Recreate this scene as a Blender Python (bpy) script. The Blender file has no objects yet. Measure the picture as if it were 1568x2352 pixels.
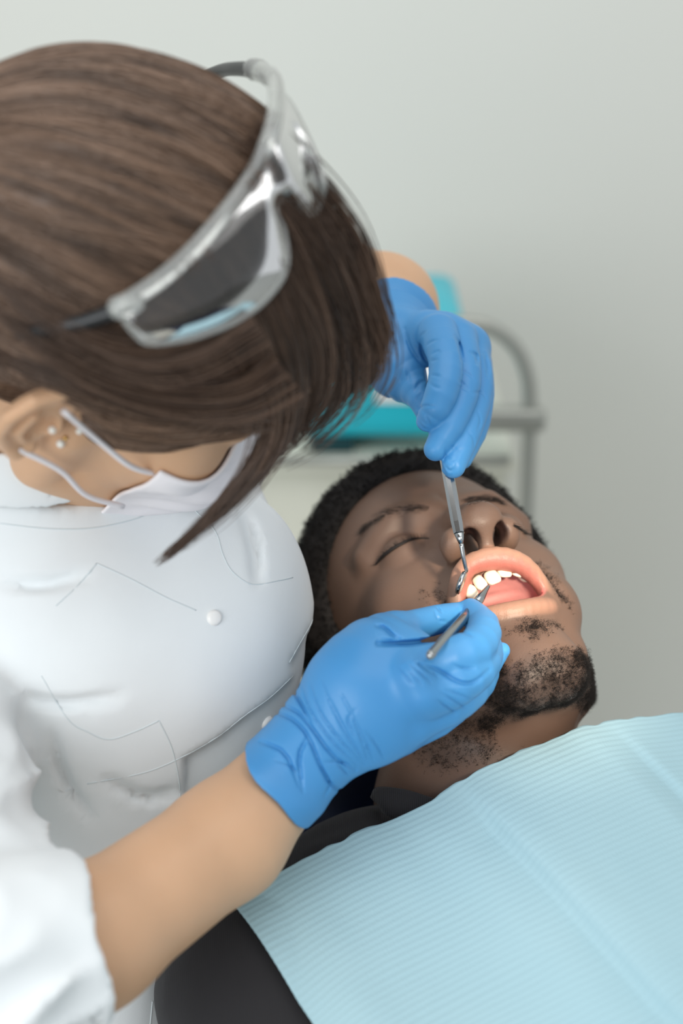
import bpy, bmesh, math, random
import numpy as np
from mathutils import Vector, Matrix
from mathutils.bvhtree import BVHTree

SC = bpy.context.scene
COL = SC.collection
rng = np.random.default_rng(7)

# ------------------------------------------------------------------ camera
FPX = 3960.0                       # focal length in pixels of the 1568 x 2352 frame
CX, CY = 784.0, 1176.0
PITCH = math.radians(22.0)
CAM_H = 1.50
cam_data = bpy.data.cameras.new('camera')
cam_data.sensor_fit = 'HORIZONTAL'
cam_data.sensor_width = 24.0
cam_data.lens = FPX / 1568.0 * 24.0
cam_data.clip_start = 0.02
cam_data.clip_end = 60
cam_data.dof.use_dof = True
cam_data.dof.focus_distance = 1.035
cam_data.dof.aperture_fstop = 3.3
cam = bpy.data.objects.new('camera', cam_data)
COL.objects.link(cam)
cam.matrix_world = Matrix.Translation((0, 0, CAM_H)) @ Matrix.Rotation(math.radians(90) - PITCH, 4, 'X')
SC.camera = cam
CM = np.array(cam.matrix_world)    # camera -> world
CR, CT = CM[:3, :3], CM[:3, 3]

# ------------------------------------------------------------------ world and lights
world = bpy.data.worlds.new('room_light'); SC.world = world
world.use_nodes = True
world.node_tree.nodes['Background'].inputs[0].default_value = (0.93, 0.97, 1.0, 1)
world.node_tree.nodes['Background'].inputs[1].default_value = 0.70

def look_at(o, tgt):
    d = Vector(tgt) - o.location
    o.rotation_euler = d.to_track_quat('-Z', 'Y').to_euler()

def area(name, loc, tgt, size, energy, color, size_y=None):
    l = bpy.data.lights.new(name, 'AREA'); l.energy = energy; l.color = color
    l.size = size
    if size_y: l.shape = 'RECTANGLE'; l.size_y = size_y
    o = bpy.data.objects.new(name, l); COL.objects.link(o); o.location = loc; look_at(o, tgt)
    return o

# large soft ceiling light, and an added front light behind and left of the camera
area('ceiling_panel_light', (0.1, 0.7, 2.75), (0.1, 1.1, 0), 2.2, 17, (1.0, 0.98, 0.95), 1.6)
area('added_front_light', (-1.3, -1.3, 1.65), (0.0, 1.2, 1.0), 1.8, 36, (0.93, 0.97, 1.0), 1.6)  # unseen source, set low to brighten the coat from the front
# dental operating lamp, out of frame above the patient's chest, aimed at the mouth
sl = bpy.data.lights.new('operating_lamp_light', 'SPOT'); sl.energy = 66; sl.color = (1.0, 0.87, 0.70)
sl.spot_size = math.radians(14); sl.spot_blend = 0.9; sl.shadow_soft_size = 0.05
so = bpy.data.objects.new('operating_lamp_light', sl); COL.objects.link(so)

SC.view_settings.view_transform = 'Standard'
SC.view_settings.look = 'None'
SC.view_settings.exposure = 0.0
SC.view_settings.gamma = 1.0
SC.view_settings.use_curve_mapping = False

# ------------------------------------------------------------------ coordinates
def C(u, v, d):
    """photo pixel (1568 x 2352 frame) at depth d metres -> camera-frame point"""
    return np.array([(u - CX) / FPX * d, -(v - CY) / FPX * d, -d])
def W(p):
    """camera frame -> world"""
    p = np.asarray(p, float)
    return p @ CR.T + CT
def P(u, v, d):
    return W(C(u, v, d))
def px2m(r, d): return r / FPX * d
def cam_dir(u, v):
    return Vector(CR @ np.array([(u - CX) / FPX, -(v - CY) / FPX, -1.0])).normalized()

look_at_world = P(1215, 1375, 1.05)
so.location = Vector(W((.36, .13, -.30)))
look_at(so, look_at_world)

# ------------------------------------------------------------------ mesh helpers
def to_mesh(name, V, F, smooth=True, uv=None):
    V = np.ascontiguousarray(V, np.float32)
    me = bpy.data.meshes.new(name)
    if isinstance(F, np.ndarray):
        n, k = F.shape
        me.vertices.add(len(V)); me.vertices.foreach_set('co', V.ravel())
        me.loops.add(n * k); me.loops.foreach_set('vertex_index', np.ascontiguousarray(F, np.int32).ravel())
        me.polygons.add(n); me.polygons.foreach_set('loop_start', np.arange(0, n * k, k, dtype=np.int32))
        me.polygons.foreach_set('loop_total', np.full(n, k, np.int32))
        me.update(calc_edges=True)
    else:
        me.from_pydata(V.tolist(), [], [list(map(int, f)) for f in F])
    me.validate()
    if smooth:
        me.polygons.foreach_set('use_smooth', np.ones(len(me.polygons), bool))
    if uv is not None:
        lay = me.uv_layers.new(name='uv')
        li = np.empty(len(me.loops), np.int32); me.loops.foreach_get('vertex_index', li)
        lay.data.foreach_set('uv', np.ascontiguousarray(np.asarray(uv, np.float32)[li]).ravel())
    me.update()
    return me

def obj(name, me, mat=None, parent=None):
    o = bpy.data.objects.new(name, me); COL.objects.link(o)
    if mat is not None: me.materials.append(mat)
    if parent is not None:
        o.parent = parent
        o.matrix_parent_inverse = parent.matrix_world.inverted() if parent.type != 'EMPTY' else Matrix.Translation(-parent.location)
    return o

def mobj(name, V, F, mat, parent=None, smooth=True, uv=None):
    return obj(name, to_mesh(name, V, F, smooth, uv), mat, parent)

def thing(name, label, cat, loc=(0, 0, 0), group=None):
    o = bpy.data.objects.new(name, None); COL.objects.link(o); o.location = loc
    o.empty_display_size = 0.05
    o['label'] = label; o['category'] = cat
    if group: o['group'] = group
    return o

def tag(o, label, cat, group=None):
    o['label'] = label; o['category'] = cat
    if group: o['group'] = group
    return o

def tube(path, rad, n=10, cap=True, squash=None):
    """swept tube along path (k,3) with radius per point; returns V,F list"""
    path = np.asarray(path, float); k = len(path)
    rad = np.full(k, rad, float) if np.isscalar(rad) else np.asarray(rad, float)
    t = np.gradient(path, axis=0); t /= np.linalg.norm(t, axis=1)[:, None] + 1e-12
    up = np.array([0, 0, 1.0]) if abs(t[0][2]) < .9 else np.array([1.0, 0, 0])
    n0 = np.cross(t[0], up); n0 /= np.linalg.norm(n0)
    V = []; ang = np.linspace(0, 2 * np.pi, n, endpoint=False)
    for i in range(k):
        n0 = n0 - t[i] * (n0 @ t[i]); n0 /= np.linalg.norm(n0) + 1e-12
        b = np.cross(t[i], n0)
        s = 1.0 if squash is None else squash
        V.append(path[i] + rad[i] * (np.cos(ang)[:, None] * n0 + s * np.sin(ang)[:, None] * b))
    V = np.concatenate(V)
    F = []
    for i in range(k - 1):
        for j in range(n):
            a = i * n + j; b_ = i * n + (j + 1) % n
            F.append((a, b_, b_ + n, a + n))
    if cap:
        F.append(tuple(range(n - 1, -1, -1))); F.append(tuple(range((k - 1) * n, k * n)))
    return V, F

def join(parts):
    Vs, Fs, o = [], [], 0
    for V, F in parts:
        Vs.append(np.asarray(V)); Fs += [tuple(int(i) + o for i in f) for f in F]; o += len(V)
    return np.concatenate(Vs), Fs

def catmull(pts, n):
    """smooth interpolation through control points -> n samples"""
    pts = np.asarray(pts, float); k = len(pts)
    if k == 2:
        t = np.linspace(0, 1, n)[:, None]; return pts[0] * (1 - t) + pts[1] * t
    e = np.concatenate([[2 * pts[0] - pts[1]], pts, [2 * pts[-1] - pts[-2]]])
    s = np.linspace(0, k - 1 - 1e-9, n); i = s.astype(int); t = (s - i)[:, None]
    p0, p1, p2, p3 = e[i], e[i + 1], e[i + 2], e[i + 3]
    return .5 * (2 * p1 + (p2 - p0) * t + (2 * p0 - 5 * p1 + 4 * p2 - p3) * t ** 2 + (3 * p1 - p0 - 3 * p2 + p3) * t ** 3)

def ribbons(paths, width, sides=3):
    """many thin strands at once: paths (m,k,3), width (m,k) -> V, F arrays (triangular section)"""
    m, k, _ = paths.shape
    t = np.gradient(paths, axis=1); t /= np.linalg.norm(t, axis=2)[..., None] + 1e-9
    ref = np.array([.31, .52, .79])
    n = np.cross(t, ref); n /= np.linalg.norm(n, axis=2)[..., None] + 1e-9
    b = np.cross(t, n)
    ang = np.arange(sides) * 2 * np.pi / sides
    V = paths[:, :, None, :] + width[:, :, None, None] * (np.cos(ang)[None, None, :, None] * n[:, :, None, :] + np.sin(ang)[None, None, :, None] * b[:, :, None, :])
    V = V.reshape(-1, 3)
    base = (np.arange(m)[:, None, None] * k + np.arange(k - 1)[None, :, None]) * sides
    j = np.arange(sides)[None, None, :]; j2 = (j + 1) % sides
    F = np.stack([base + j, base + j2, base + sides + j2, base + sides + j], -1).reshape(-1, 4)
    return V, F

# ------------------------------------------------------------------ implicit surfaces
def smin(a, b, k):
    h = np.maximum(k - np.abs(a - b), 0) / k
    return np.minimum(a, b) - h * h * k * .25
def smax(a, b, k): return -smin(-a, -b, k)
def sph(p, c, r): return np.sqrt(((p - np.float32(c)) ** 2).sum(1)) - r
def ell(p, c, r, R=None):
    q = p - np.asarray(c, np.float32)
    if R is not None: q = q @ np.asarray(R, np.float32)
    r = np.asarray(r, np.float32)
    k0 = np.sqrt(((q / r) ** 2).sum(1)); k1 = np.sqrt(((q / r ** 2) ** 2).sum(1)) + 1e-9
    return k0 * (k0 - 1) / k1
def cone(p, a, b, ra, rb):
    a = np.asarray(a, np.float32); b = np.asarray(b, np.float32); ba = b - a
    t = np.clip(((p - a) @ ba) / max(ba @ ba, 1e-12), 0, 1)
    q = p - a - t[:, None] * ba
    return np.sqrt((q ** 2).sum(1)) - (ra + (rb - ra) * t)
def chain(p, pts, k=None):
    """pts: list of (x,y,z,r); union of round cones, evaluated exactly only near the chain"""
    A = np.array(pts, np.float32)
    c = (A[:, :3].min(0) + A[:, :3].max(0)) / 2
    R = float((np.linalg.norm(A[:, :3] - c, axis=1) + A[:, 3]).max()); mar = .45 * R
    dc = np.sqrt(((p - c) ** 2).sum(1)) - R
    m = dc < mar
    out = dc
    if not m.any(): return out
    full = m.all(); q = p if full else p[m]
    d = None
    for i in range(len(A) - 1):
        e = cone(q, A[i, :3], A[i + 1, :3], A[i, 3], A[i + 1, 3])
        d = e if d is None else (np.minimum(d, e) if not k else smin(d, e, k))
    if full: return d
    out = out.copy(); out[m] = d
    return out
def smooth_pts(L, n): return [tuple(r) for r in catmull(np.array(L, float), n)]
def groove(p, lines, A, w):
    """shallow creases: photo-pixel polylines -> carving depth at points p (camera frame)"""
    u = CX + FPX * p[:, 0] / -p[:, 2]; v = CY - FPX * p[:, 1] / -p[:, 2]
    out = np.zeros(len(p), np.float32)
    for ln in lines:
        ln = np.array(ln, np.float32); L = catmull(ln, 2 * len(ln)) if len(ln) > 2 else ln
        lo, hi = L.min(0) - 3 * w, L.max(0) + 3 * w
        m = (u > lo[0]) & (u < hi[0]) & (v > lo[1]) & (v < hi[1])
        if not m.any(): continue
        uu, vv = u[m], v[m]; best = np.full(len(uu), 1e9, np.float32); tb = np.zeros(len(uu), np.float32); n = len(L) - 1
        for i in range(n):
            ax, ay = L[i]; bx, by = L[i + 1] - L[i]
            t = np.clip(((uu - ax) * bx + (vv - ay) * by) / (bx * bx + by * by + 1e-9), 0, 1)
            dd = np.hypot(uu - ax - t * bx, vv - ay - t * by)
            c = dd < best; best[c] = dd[c]; tb[c] = (i + t[c]) / n
        fade = np.sin(np.pi * np.clip(tb, .04, .96)) ** .5
        x = best / w
        out[m] = np.maximum(out[m], fade * A * (np.exp(-x * x) - .35 * np.exp(-(x - 2.0) ** 2)))
    return out

def inside_step(p, poly, depth, soft):
    """recess a region of a surface (photo-pixel polygon) by depth, with a soft edge: a lower cloth layer"""
    u = CX + FPX * p[:, 0] / -p[:, 2]; v = CY - FPX * p[:, 1] / -p[:, 2]
    P_ = np.array(poly, np.float32); ins = np.zeros(len(p), bool); dist = np.full(len(p), 1e9, np.float32)
    for i in range(len(P_)):
        a, b = P_[i], P_[(i + 1) % len(P_)]
        c = ((a[1] > v) != (b[1] > v)) & (u < (b[0] - a[0]) * (v - a[1]) / (b[1] - a[1] + 1e-9) + a[0]); ins ^= c
        e = b - a; t = np.clip(((u - a[0]) * e[0] + (v - a[1]) * e[1]) / (e @ e), 0, 1)
        dist = np.minimum(dist, np.hypot(u - a[0] - t * e[0], v - a[1] - t * e[1]))
    return depth * np.clip(np.where(ins, dist, 0) / soft, 0, 1)
def isosurface(f, lo, hi, h, B=4, margin=1.3, newton=1):
    lo = np.asarray(lo, np.float32); hi = np.asarray(hi, np.float32)
    nb = np.ceil((hi - lo) / (h * B)).astype(int)
    n = nb * B
    bi = np.stack(np.meshgrid(*[np.arange(k) for k in nb], indexing='ij'), -1).reshape(-1, 3)
    cen = (lo + (bi * B + (B - 1) / 2) * h).astype(np.float32)
    fc = np.concatenate([f(c) for c in np.array_split(cen, max(1, len(cen) // 200000))])
    keep = np.abs(fc) < margin * B * h * .87 + h
    A = np.ones(tuple(n), np.float32)
    Ab = A.reshape(nb[0], B, nb[1], B, nb[2], B).transpose(0, 2, 4, 1, 3, 5)
    Ab[:] = np.where(fc > 0, 1, -1).reshape(tuple(nb))[..., None, None, None]
    loc = np.stack(np.meshgrid(np.arange(B), np.arange(B), np.arange(B), indexing='ij'), -1).reshape(-1, 3)
    ks = np.nonzero(keep)[0]
    for ch in np.array_split(ks, max(1, len(ks) // 6000)):
        if len(ch) == 0: continue
        pts = (lo + (bi[ch][:, None, :] * B + loc[None]) * h).astype(np.float32).reshape(-1, 3)
        val = f(pts).reshape(-1, B, B, B)
        b = bi[ch]
        Ab[b[:, 0], b[:, 1], b[:, 2]] = val
    A[0] = np.maximum(A[0], h*.1); A[-1] = np.maximum(A[-1], h*.1); A[:, 0] = np.maximum(A[:, 0], h*.1); A[:, -1] = np.maximum(A[:, -1], h*.1); A[:, :, 0] = np.maximum(A[:, :, 0], h*.1); A[:, :, -1] = np.maximum(A[:, :, -1], h*.1)
    s = A < 0
    cnt = np.zeros(tuple(n - 1), np.uint8)
    cs = [(a, b, c) for a in (0, 1) for b in (0, 1) for c in (0, 1)]
    for a, b, c in cs:
        cnt += s[a:n[0] - 1 + a, b:n[1] - 1 + b, c:n[2] - 1 + c]
    act = np.argwhere((cnt > 0) & (cnt < 8))
    idx = np.full(tuple(n - 1), -1, np.int32)
    idx[act[:, 0], act[:, 1], act[:, 2]] = np.arange(len(act))
    val = {c: A[act[:, 0] + c[0], act[:, 1] + c[1], act[:, 2] + c[2]] for c in cs}
    acc = np.zeros((len(act), 3), np.float32); num = np.zeros(len(act), np.float32)
    for c in cs:
        for ax in range(3):
            if c[ax] == 1: continue
            e = list(c); e[ax] = 1; e = tuple(e)
            va, vb = val[c], val[e]
            m = (va < 0) != (vb < 0)
            t = np.where(m, va / np.where(m, va - vb, 1), 0)
            pos = np.tile(np.array(c, np.float32), (len(act), 1)); pos[:, ax] += t
            acc += pos * m[:, None]; num += m
    V = lo + (act + acc / num[:, None]) * h
    quads = []
    for ax in range(3):
        a1, a2 = (ax + 1) % 3, (ax + 2) % 3
        sl0 = [slice(None)] * 3; sl1 = [slice(None)] * 3
        sl0[ax] = slice(0, n[ax] - 1); sl1[ax] = slice(1, n[ax])
        d = s[tuple(sl0)] != s[tuple(sl1)]
        e = np.argwhere(d)
        e = e[(e[:, a1] >= 1) & (e[:, a2] >= 1) & (e[:, a1] < n[a1] - 1) & (e[:, a2] < n[a2] - 1)]
        neg = s[e[:, 0], e[:, 1], e[:, 2]]
        def g(o1, o2):
            q = e.copy(); q[:, a1] += o1; q[:, a2] += o2
            return idx[q[:, 0], q[:, 1], q[:, 2]]
        q = np.stack([g(-1, -1), g(0, -1), g(0, 0), g(-1, 0)], 1)
        q[~neg] = q[~neg][:, ::-1]
        quads.append(q)
    Q = np.concatenate(quads)
    Q = Q[(Q >= 0).all(1)]
    for _ in range(newton):
        V = V.astype(np.float32)
        v0 = f(V); eps = h * .5
        g = np.stack([(f(V + np.float32(eps * np.eye(3)[i])) - v0) / eps for i in range(3)], 1)
        st = v0[:, None] * g / ((g ** 2).sum(1)[:, None] + 1e-4)
        ln = np.linalg.norm(st, axis=1)[:, None]
        V = V - st * np.minimum(1, .6 * h / (ln + 1e-9))
    return V, Q

def vnormals(V, Q):
    fn = np.cross(V[Q[:, 2]] - V[Q[:, 0]], V[Q[:, 3]] - V[Q[:, 1]])
    N = np.zeros_like(V)
    for i in range(4): np.add.at(N, Q[:, i], fn)
    return N / (np.linalg.norm(N, axis=1)[:, None] + 1e-12)

# value noise on points (numpy), for folds and irregular outlines
_NT = np.random.default_rng(3).random((32, 32, 32)).astype(np.float32)
def vnoise(p):
    i = np.floor(p).astype(int); t = p - i; t = t * t * (3 - 2 * t); i &= 31; j = (i + 1) & 31
    def L(a, b, w): return a + (b - a) * w
    x0 = L(_NT[i[:, 0], i[:, 1], i[:, 2]], _NT[j[:, 0], i[:, 1], i[:, 2]], t[:, 0]); x1 = L(_NT[i[:, 0], j[:, 1], i[:, 2]], _NT[j[:, 0], j[:, 1], i[:, 2]], t[:, 0])
    y0 = L(_NT[i[:, 0], i[:, 1], j[:, 2]], _NT[j[:, 0], i[:, 1], j[:, 2]], t[:, 0]); y1 = L(_NT[i[:, 0], j[:, 1], j[:, 2]], _NT[j[:, 0], j[:, 1], j[:, 2]], t[:, 0])
    return L(L(x0, x1, t[:, 1]), L(y0, y1, t[:, 1]), t[:, 2]) * 2 - 1

def bvh_of(V, F):
    return BVHTree.FromPolygons([tuple(map(float, v)) for v in V], [tuple(map(int, q)) for q in F])
def cast(bvh, u, v):
    """first hit of the sight line through photo pixel (u,v) on a built surface -> point, normal"""
    h = bvh.ray_cast(Vector(CT), cam_dir(u, v))
    return (np.array(h[0]), np.array(h[1])) if h[0] is not None else (None, None)
def on_surface(bvh, pts, n, lift=0.0):
    """curve through pixels laid on a surface"""
    uv = catmull(np.array(pts, float), n); out = []
    for u, v in uv:
        p, nn = cast(bvh, u, v)
        if p is None: continue
        if nn @ (CT - p) < 0: nn = -nn
        out.append(p + nn * lift)
    return np.array(out)

# ------------------------------------------------------------------ materials
def srgb(r, g, b):
    f = lambda c: c / 12.92 if c <= .04045 else ((c + .055) / 1.055) ** 2.4
    return (f(r / 255), f(g / 255), f(b / 255))

class NT:
    def __init__(s, name):
        s.m = bpy.data.materials.new(name); s.m.use_nodes = True
        s.t = s.m.node_tree; s.b = s.t.nodes['Principled BSDF']
    def n(s, typ, **kw):
        nd = s.t.nodes.new(typ)
        for k, v in kw.items(): setattr(nd, k, v)
        return nd
    def l(s, a, b): s.t.links.new(a, b)

def material(name, col, rough=.5, metal=0, var=.0, var_scale=20, bump=0, bump_scale=200, bump_dist=.001, sss=0, sss_r=(.01, .004, .002),
             spec=.5, sheen=0, coat=0, attr=None, stretch=None, detail=3, aniso=0, alpha=None):
    t = NT(name); b = t.b
    b.inputs['Roughness'].default_value = rough; b.inputs['Metallic'].default_value = metal
    b.inputs['Specular IOR Level'].default_value = spec
    b.inputs['Base Color'].default_value = (*col, 1)
    if sheen: b.inputs['Sheen Weight'].default_value = sheen
    if coat: b.inputs['Coat Weight'].default_value = coat; b.inputs['Coat Roughness'].default_value = .15
    if aniso: b.inputs['Anisotropic'].default_value = aniso
    if sss:
        b.inputs['Subsurface Weight'].default_value = sss
        b.inputs['Subsurface Radius'].default_value = sss_r; b.inputs['Subsurface Scale'].default_value = 1.0
    tc = t.n('ShaderNodeTexCoord')
    vec = tc.outputs['Object']
    if stretch:
        mp = t.n('ShaderNodeMapping'); mp.inputs['Scale'].default_value = stretch; t.l(vec, mp.inputs[0]); vec = mp.outputs[0]
    csock = None
    if attr:
        a = t.n('ShaderNodeAttribute', attribute_name=attr); csock = a.outputs['Color']
        t.l(csock, b.inputs['Base Color'])
    if var:
        nz = t.n('ShaderNodeTexNoise'); nz.inputs['Scale'].default_value = var_scale; nz.inputs['Detail'].default_value = detail
        t.l(vec, nz.inputs['Vector'])
        mr = t.n('ShaderNodeMapRange'); mr.inputs[1].default_value = .3; mr.inputs[2].default_value = .7
        mr.inputs[3].default_value = 1 - var; mr.inputs[4].default_value = 1 + var
        t.l(nz.outputs[0], mr.inputs[0])
        mx = t.n('ShaderNodeVectorMath', operation='SCALE')
        if csock: t.l(csock, mx.inputs[0])
        else: mx.inputs[0].default_value = col
        t.l(mr.outputs[0], mx.inputs['Scale']); t.l(mx.outputs[0], b.inputs['Base Color'])
    if bump:
        nz = t.n('ShaderNodeTexNoise'); nz.inputs['Scale'].default_value = bump_scale; nz.inputs['Detail'].default_value = 4
        t.l(vec, nz.inputs['Vector'])
        bp = t.n('ShaderNodeBump'); bp.inputs['Strength'].default_value = bump; bp.inputs['Distance'].default_value = bump_dist
        t.l(nz.outputs[0], bp.inputs['Height']); t.l(bp.outputs[0], b.inputs['Normal'])
    return t.m

def vcol(me, name, cols):
    a = me.color_attributes.new(name, 'FLOAT_COLOR', 'POINT')
    c = np.ones((len(me.vertices), 4), np.float32); c[:, :3] = cols
    a.data.foreach_set('color', c.ravel())
# ================================================================== setting
M_wall = material('wall_paint', srgb(221, 222, 215), .75, var=.015, var_scale=1.2, bump=.05, bump_scale=300)
M_floor = material('floor_vinyl', srgb(170, 172, 168), .45, var=.05, var_scale=6)
def slab(name, x0, x1, y0, y1, z0, z1, mat):
    V = [(x, y, z) for x in (x0, x1) for y in (y0, y1) for z in (z0, z1)]
    F = [(0, 1, 3, 2), (4, 6, 7, 5), (0, 4, 5, 1), (2, 3, 7, 6), (0, 2, 6, 4), (1, 5, 7, 3)]
    o = mobj(name, np.array(V), F, mat, smooth=False); o['kind'] = 'structure'; return o
slab('wall_back', -3, 3, 2.25, 2.35, 0, 2.9, M_wall)
slab('floor', -3, 3, -2.5, 2.25, -.1, 0, M_floor)
# ================================================================== trolley and box behind
M_tube = material('brushed_grey_metal', srgb(165, 167, 160), .35, metal=.6)
M_cream = material('cream_lacquer', srgb(220, 220, 205), .4, var=.02)
M_teal = material('teal_plastic', srgb(28, 188, 206), .35, var=.03)
M_white = material('white_plastic', srgb(235, 236, 234), .4)
M_dteal = material('dark_teal_plastic', srgb(8, 60, 66), .4)
def rbox(lo, hi, r=.01, seg=3):
    bm = bmesh.new(); bmesh.ops.create_cube(bm, size=1)
    lo = np.array(lo); hi = np.array(hi)
    for v in bm.verts: v.co = Vector(tuple((lo + hi) / 2 + np.array(v.co) * (hi - lo)))
    bmesh.ops.bevel(bm, geom=list(bm.edges), offset=min(r, .49 * (hi - lo).min()), segments=seg, profile=.5, affect='EDGES')
    V = np.array([v.co for v in bm.verts]); bm.verts.index_update()
    F = [tuple(v.index for v in f.verts) for f in bm.faces]; bm.free(); return V, F
def gp(u, v, y):
    """point on the sight line through pixel (u,v) at world distance y"""
    d = np.array(cam_dir(u, v)); return CT + d * ((y - CT[1]) / d[1])
TY = 1.72
tr = thing('instrument_trolley', 'cream instrument trolley with a bent grey metal rail behind the patient', 'trolley', (gp(900, 1200, TY)[0], TY + .2, 0))
a = [gp(*q, TY) for q in [(880, 742), (1060, 742), (1130, 755), (1185, 800), (1213, 870), (1217, 960)]]
zb = .12
p_end = gp(1200, 1180, TY); low = np.array([gp(1212, 960, TY)[0], TY, zb])
rail = catmull(a, 40); rail = np.concatenate([rail, [np.array([rail[-1][0], TY, z]) for z in np.linspace(rail[-1][2] - .03, zb, 14)]])
mobj('rail', *tube(rail, .0075, 14), M_tube, tr)
x_r = rail[-1][0]; zs = gp(1217, 962, TY)[2]
x_l = gp(560, 1060, TY)[0]
mobj('bracket', *rbox((x_r - .06, TY - .012, zs - .012), (x_r + .016, TY + .012, zs + .013), .006), M_tube, tr)
zshelf = gp(900, 1058, TY)[2]
mobj('shelf', *rbox((x_l, TY + .0, zshelf - .016), (x_r - .012, TY + .34, zshelf), .005), M_cream, tr)
mobj('shelf_rim', *tube([(x_l, TY - .004, zshelf + .002), (x_r - .02, TY - .004, zshelf + .002)], .005, 10), M_tube, tr)
mobj('body', *rbox((x_l, TY + .02, .14), (x_r - .02, TY + .32, zshelf - .017), .008), M_cream, tr)
mobj('post', *tube([(x_l - .01, TY, z) for z in np.linspace(zb, zshelf + .1, 8)], .0075, 12), M_tube, tr)
for xx in (x_l, x_r):
    for yy in (TY, TY + .3):
        V, F = tube([(xx - .009, yy, .035), (xx + .009, yy, .035)], .035, 18)
        c = mobj('castor', V, F, M_dteal, tr)
        mobj('stem', *tube([(xx, yy, .06), (xx, yy, .15)], .008, 10), M_tube, c)
bx0 = gp(690, 1000, TY + .01)[0]; bx1 = gp(1075, 900, TY + .01)[0]
ztop = gp(1050, 705, TY + .1)[2]
bxo = thing('storage_box', 'bright teal plastic box standing on the trolley shelf', 'box', ((bx0 + bx1) / 2, TY + .16, zshelf))
mobj('tub', *rbox((bx0, TY + .012, zshelf + .018), (bx1, TY + .26, ztop), .018), M_teal, bxo)
mobj('base_shadow_strip', *rbox((bx0 + .01, TY + .02, zshelf), (bx1 - .12, TY + .25, zshelf + .019), .004), M_dteal, bxo)  # dark strip standing in for the shadow at the box's foot
lc = gp(905, 880, TY + .012)
mobj('label_plate', *rbox((lc[0] - .02, TY + .009, lc[2] - .022), (lc[0] + .018, TY + .014, lc[2] + .02), .002), M_white, bxo)
# ================================================================== patient (reclined, mouth open)
PM = np.array([[0.937, -0.0207, -0.3488], [0.1978, 0.8542, 0.4809], [-0.288, 0.5196, -0.8044]])
PT = np.array([0.07222, -0.010756, -1.12861]); PS = 0.01065
def HP(p):
    """patient head frame (cm: x his left, y forward, z up, origin between the eyes) -> world"""
    return W((np.asarray(p, float) * PS) @ PM.T + PT)
def HPi(w):
    c = (np.asarray(w, float) - CT) @ CR
    return ((c - PT) @ PM) / PS
def HPd(n):
    return (np.asarray(n, float) @ PM.T) @ CR.T

UP_LIP = [(-2.95, -1.0, -7.75, .32), (-2.75, -.1, -6.9, .50), (-2.0, 1.0, -6.1, .58), (-.9, 1.45, -6.0, .66), (.4, 1.4, -6.2, .70), (1.5, .95, -6.55, .64), (2.3, .1, -7.05, .52), (2.75, -.8, -7.75, .36), (2.9, -1.3, -8.3, .22)]
LO_LIP = [(-2.95, -1.1, -7.9, .32), (-2.2, -.65, -8.45, .36), (-1.0, -.3, -8.95, .42), (.4, -.25, -9.2, .44), (1.6, -.55, -9.0, .42), (2.5, -1.0, -8.6, .30), (2.9, -1.35, -8.25, .20)]
def smooth_chain(L, n):
    L = np.array(L); return [tuple(r) for r in catmull(L, n)]
UPC = smooth_chain(UP_LIP, 18); LOC = smooth_chain(LO_LIP, 14)

NECK_B = tuple(HPi(P(1100, 1840, 1.115))); NECK_C = tuple(HPi(P(1110, 2050, 1.14)))

def cavity(p):
    c = ell(p, (-.05, -2.2, -7.3), (2.45, 3.4, 1.6))
    c = smin(c, ell(p, (-.05, -.2, -7.6), (2.45, 1.7, 1.15)), .5)
    c = smin(c, ell(p, (0, -6.0, -7.4), (1.5, 3.0, 1.4)), .6)
    return c + .07 * np.sin(p[:, 1] * 6.5 + 1.2 * np.cos(p[:, 0] * 1.5)) * np.clip(1 - np.abs(p[:, 0]) / 2.2, 0, 1) * np.clip((-p[:, 1] - .8) / .8, 0, 1) * np.clip((p[:, 2] + 7.6) / .8, 0, 1)

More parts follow.
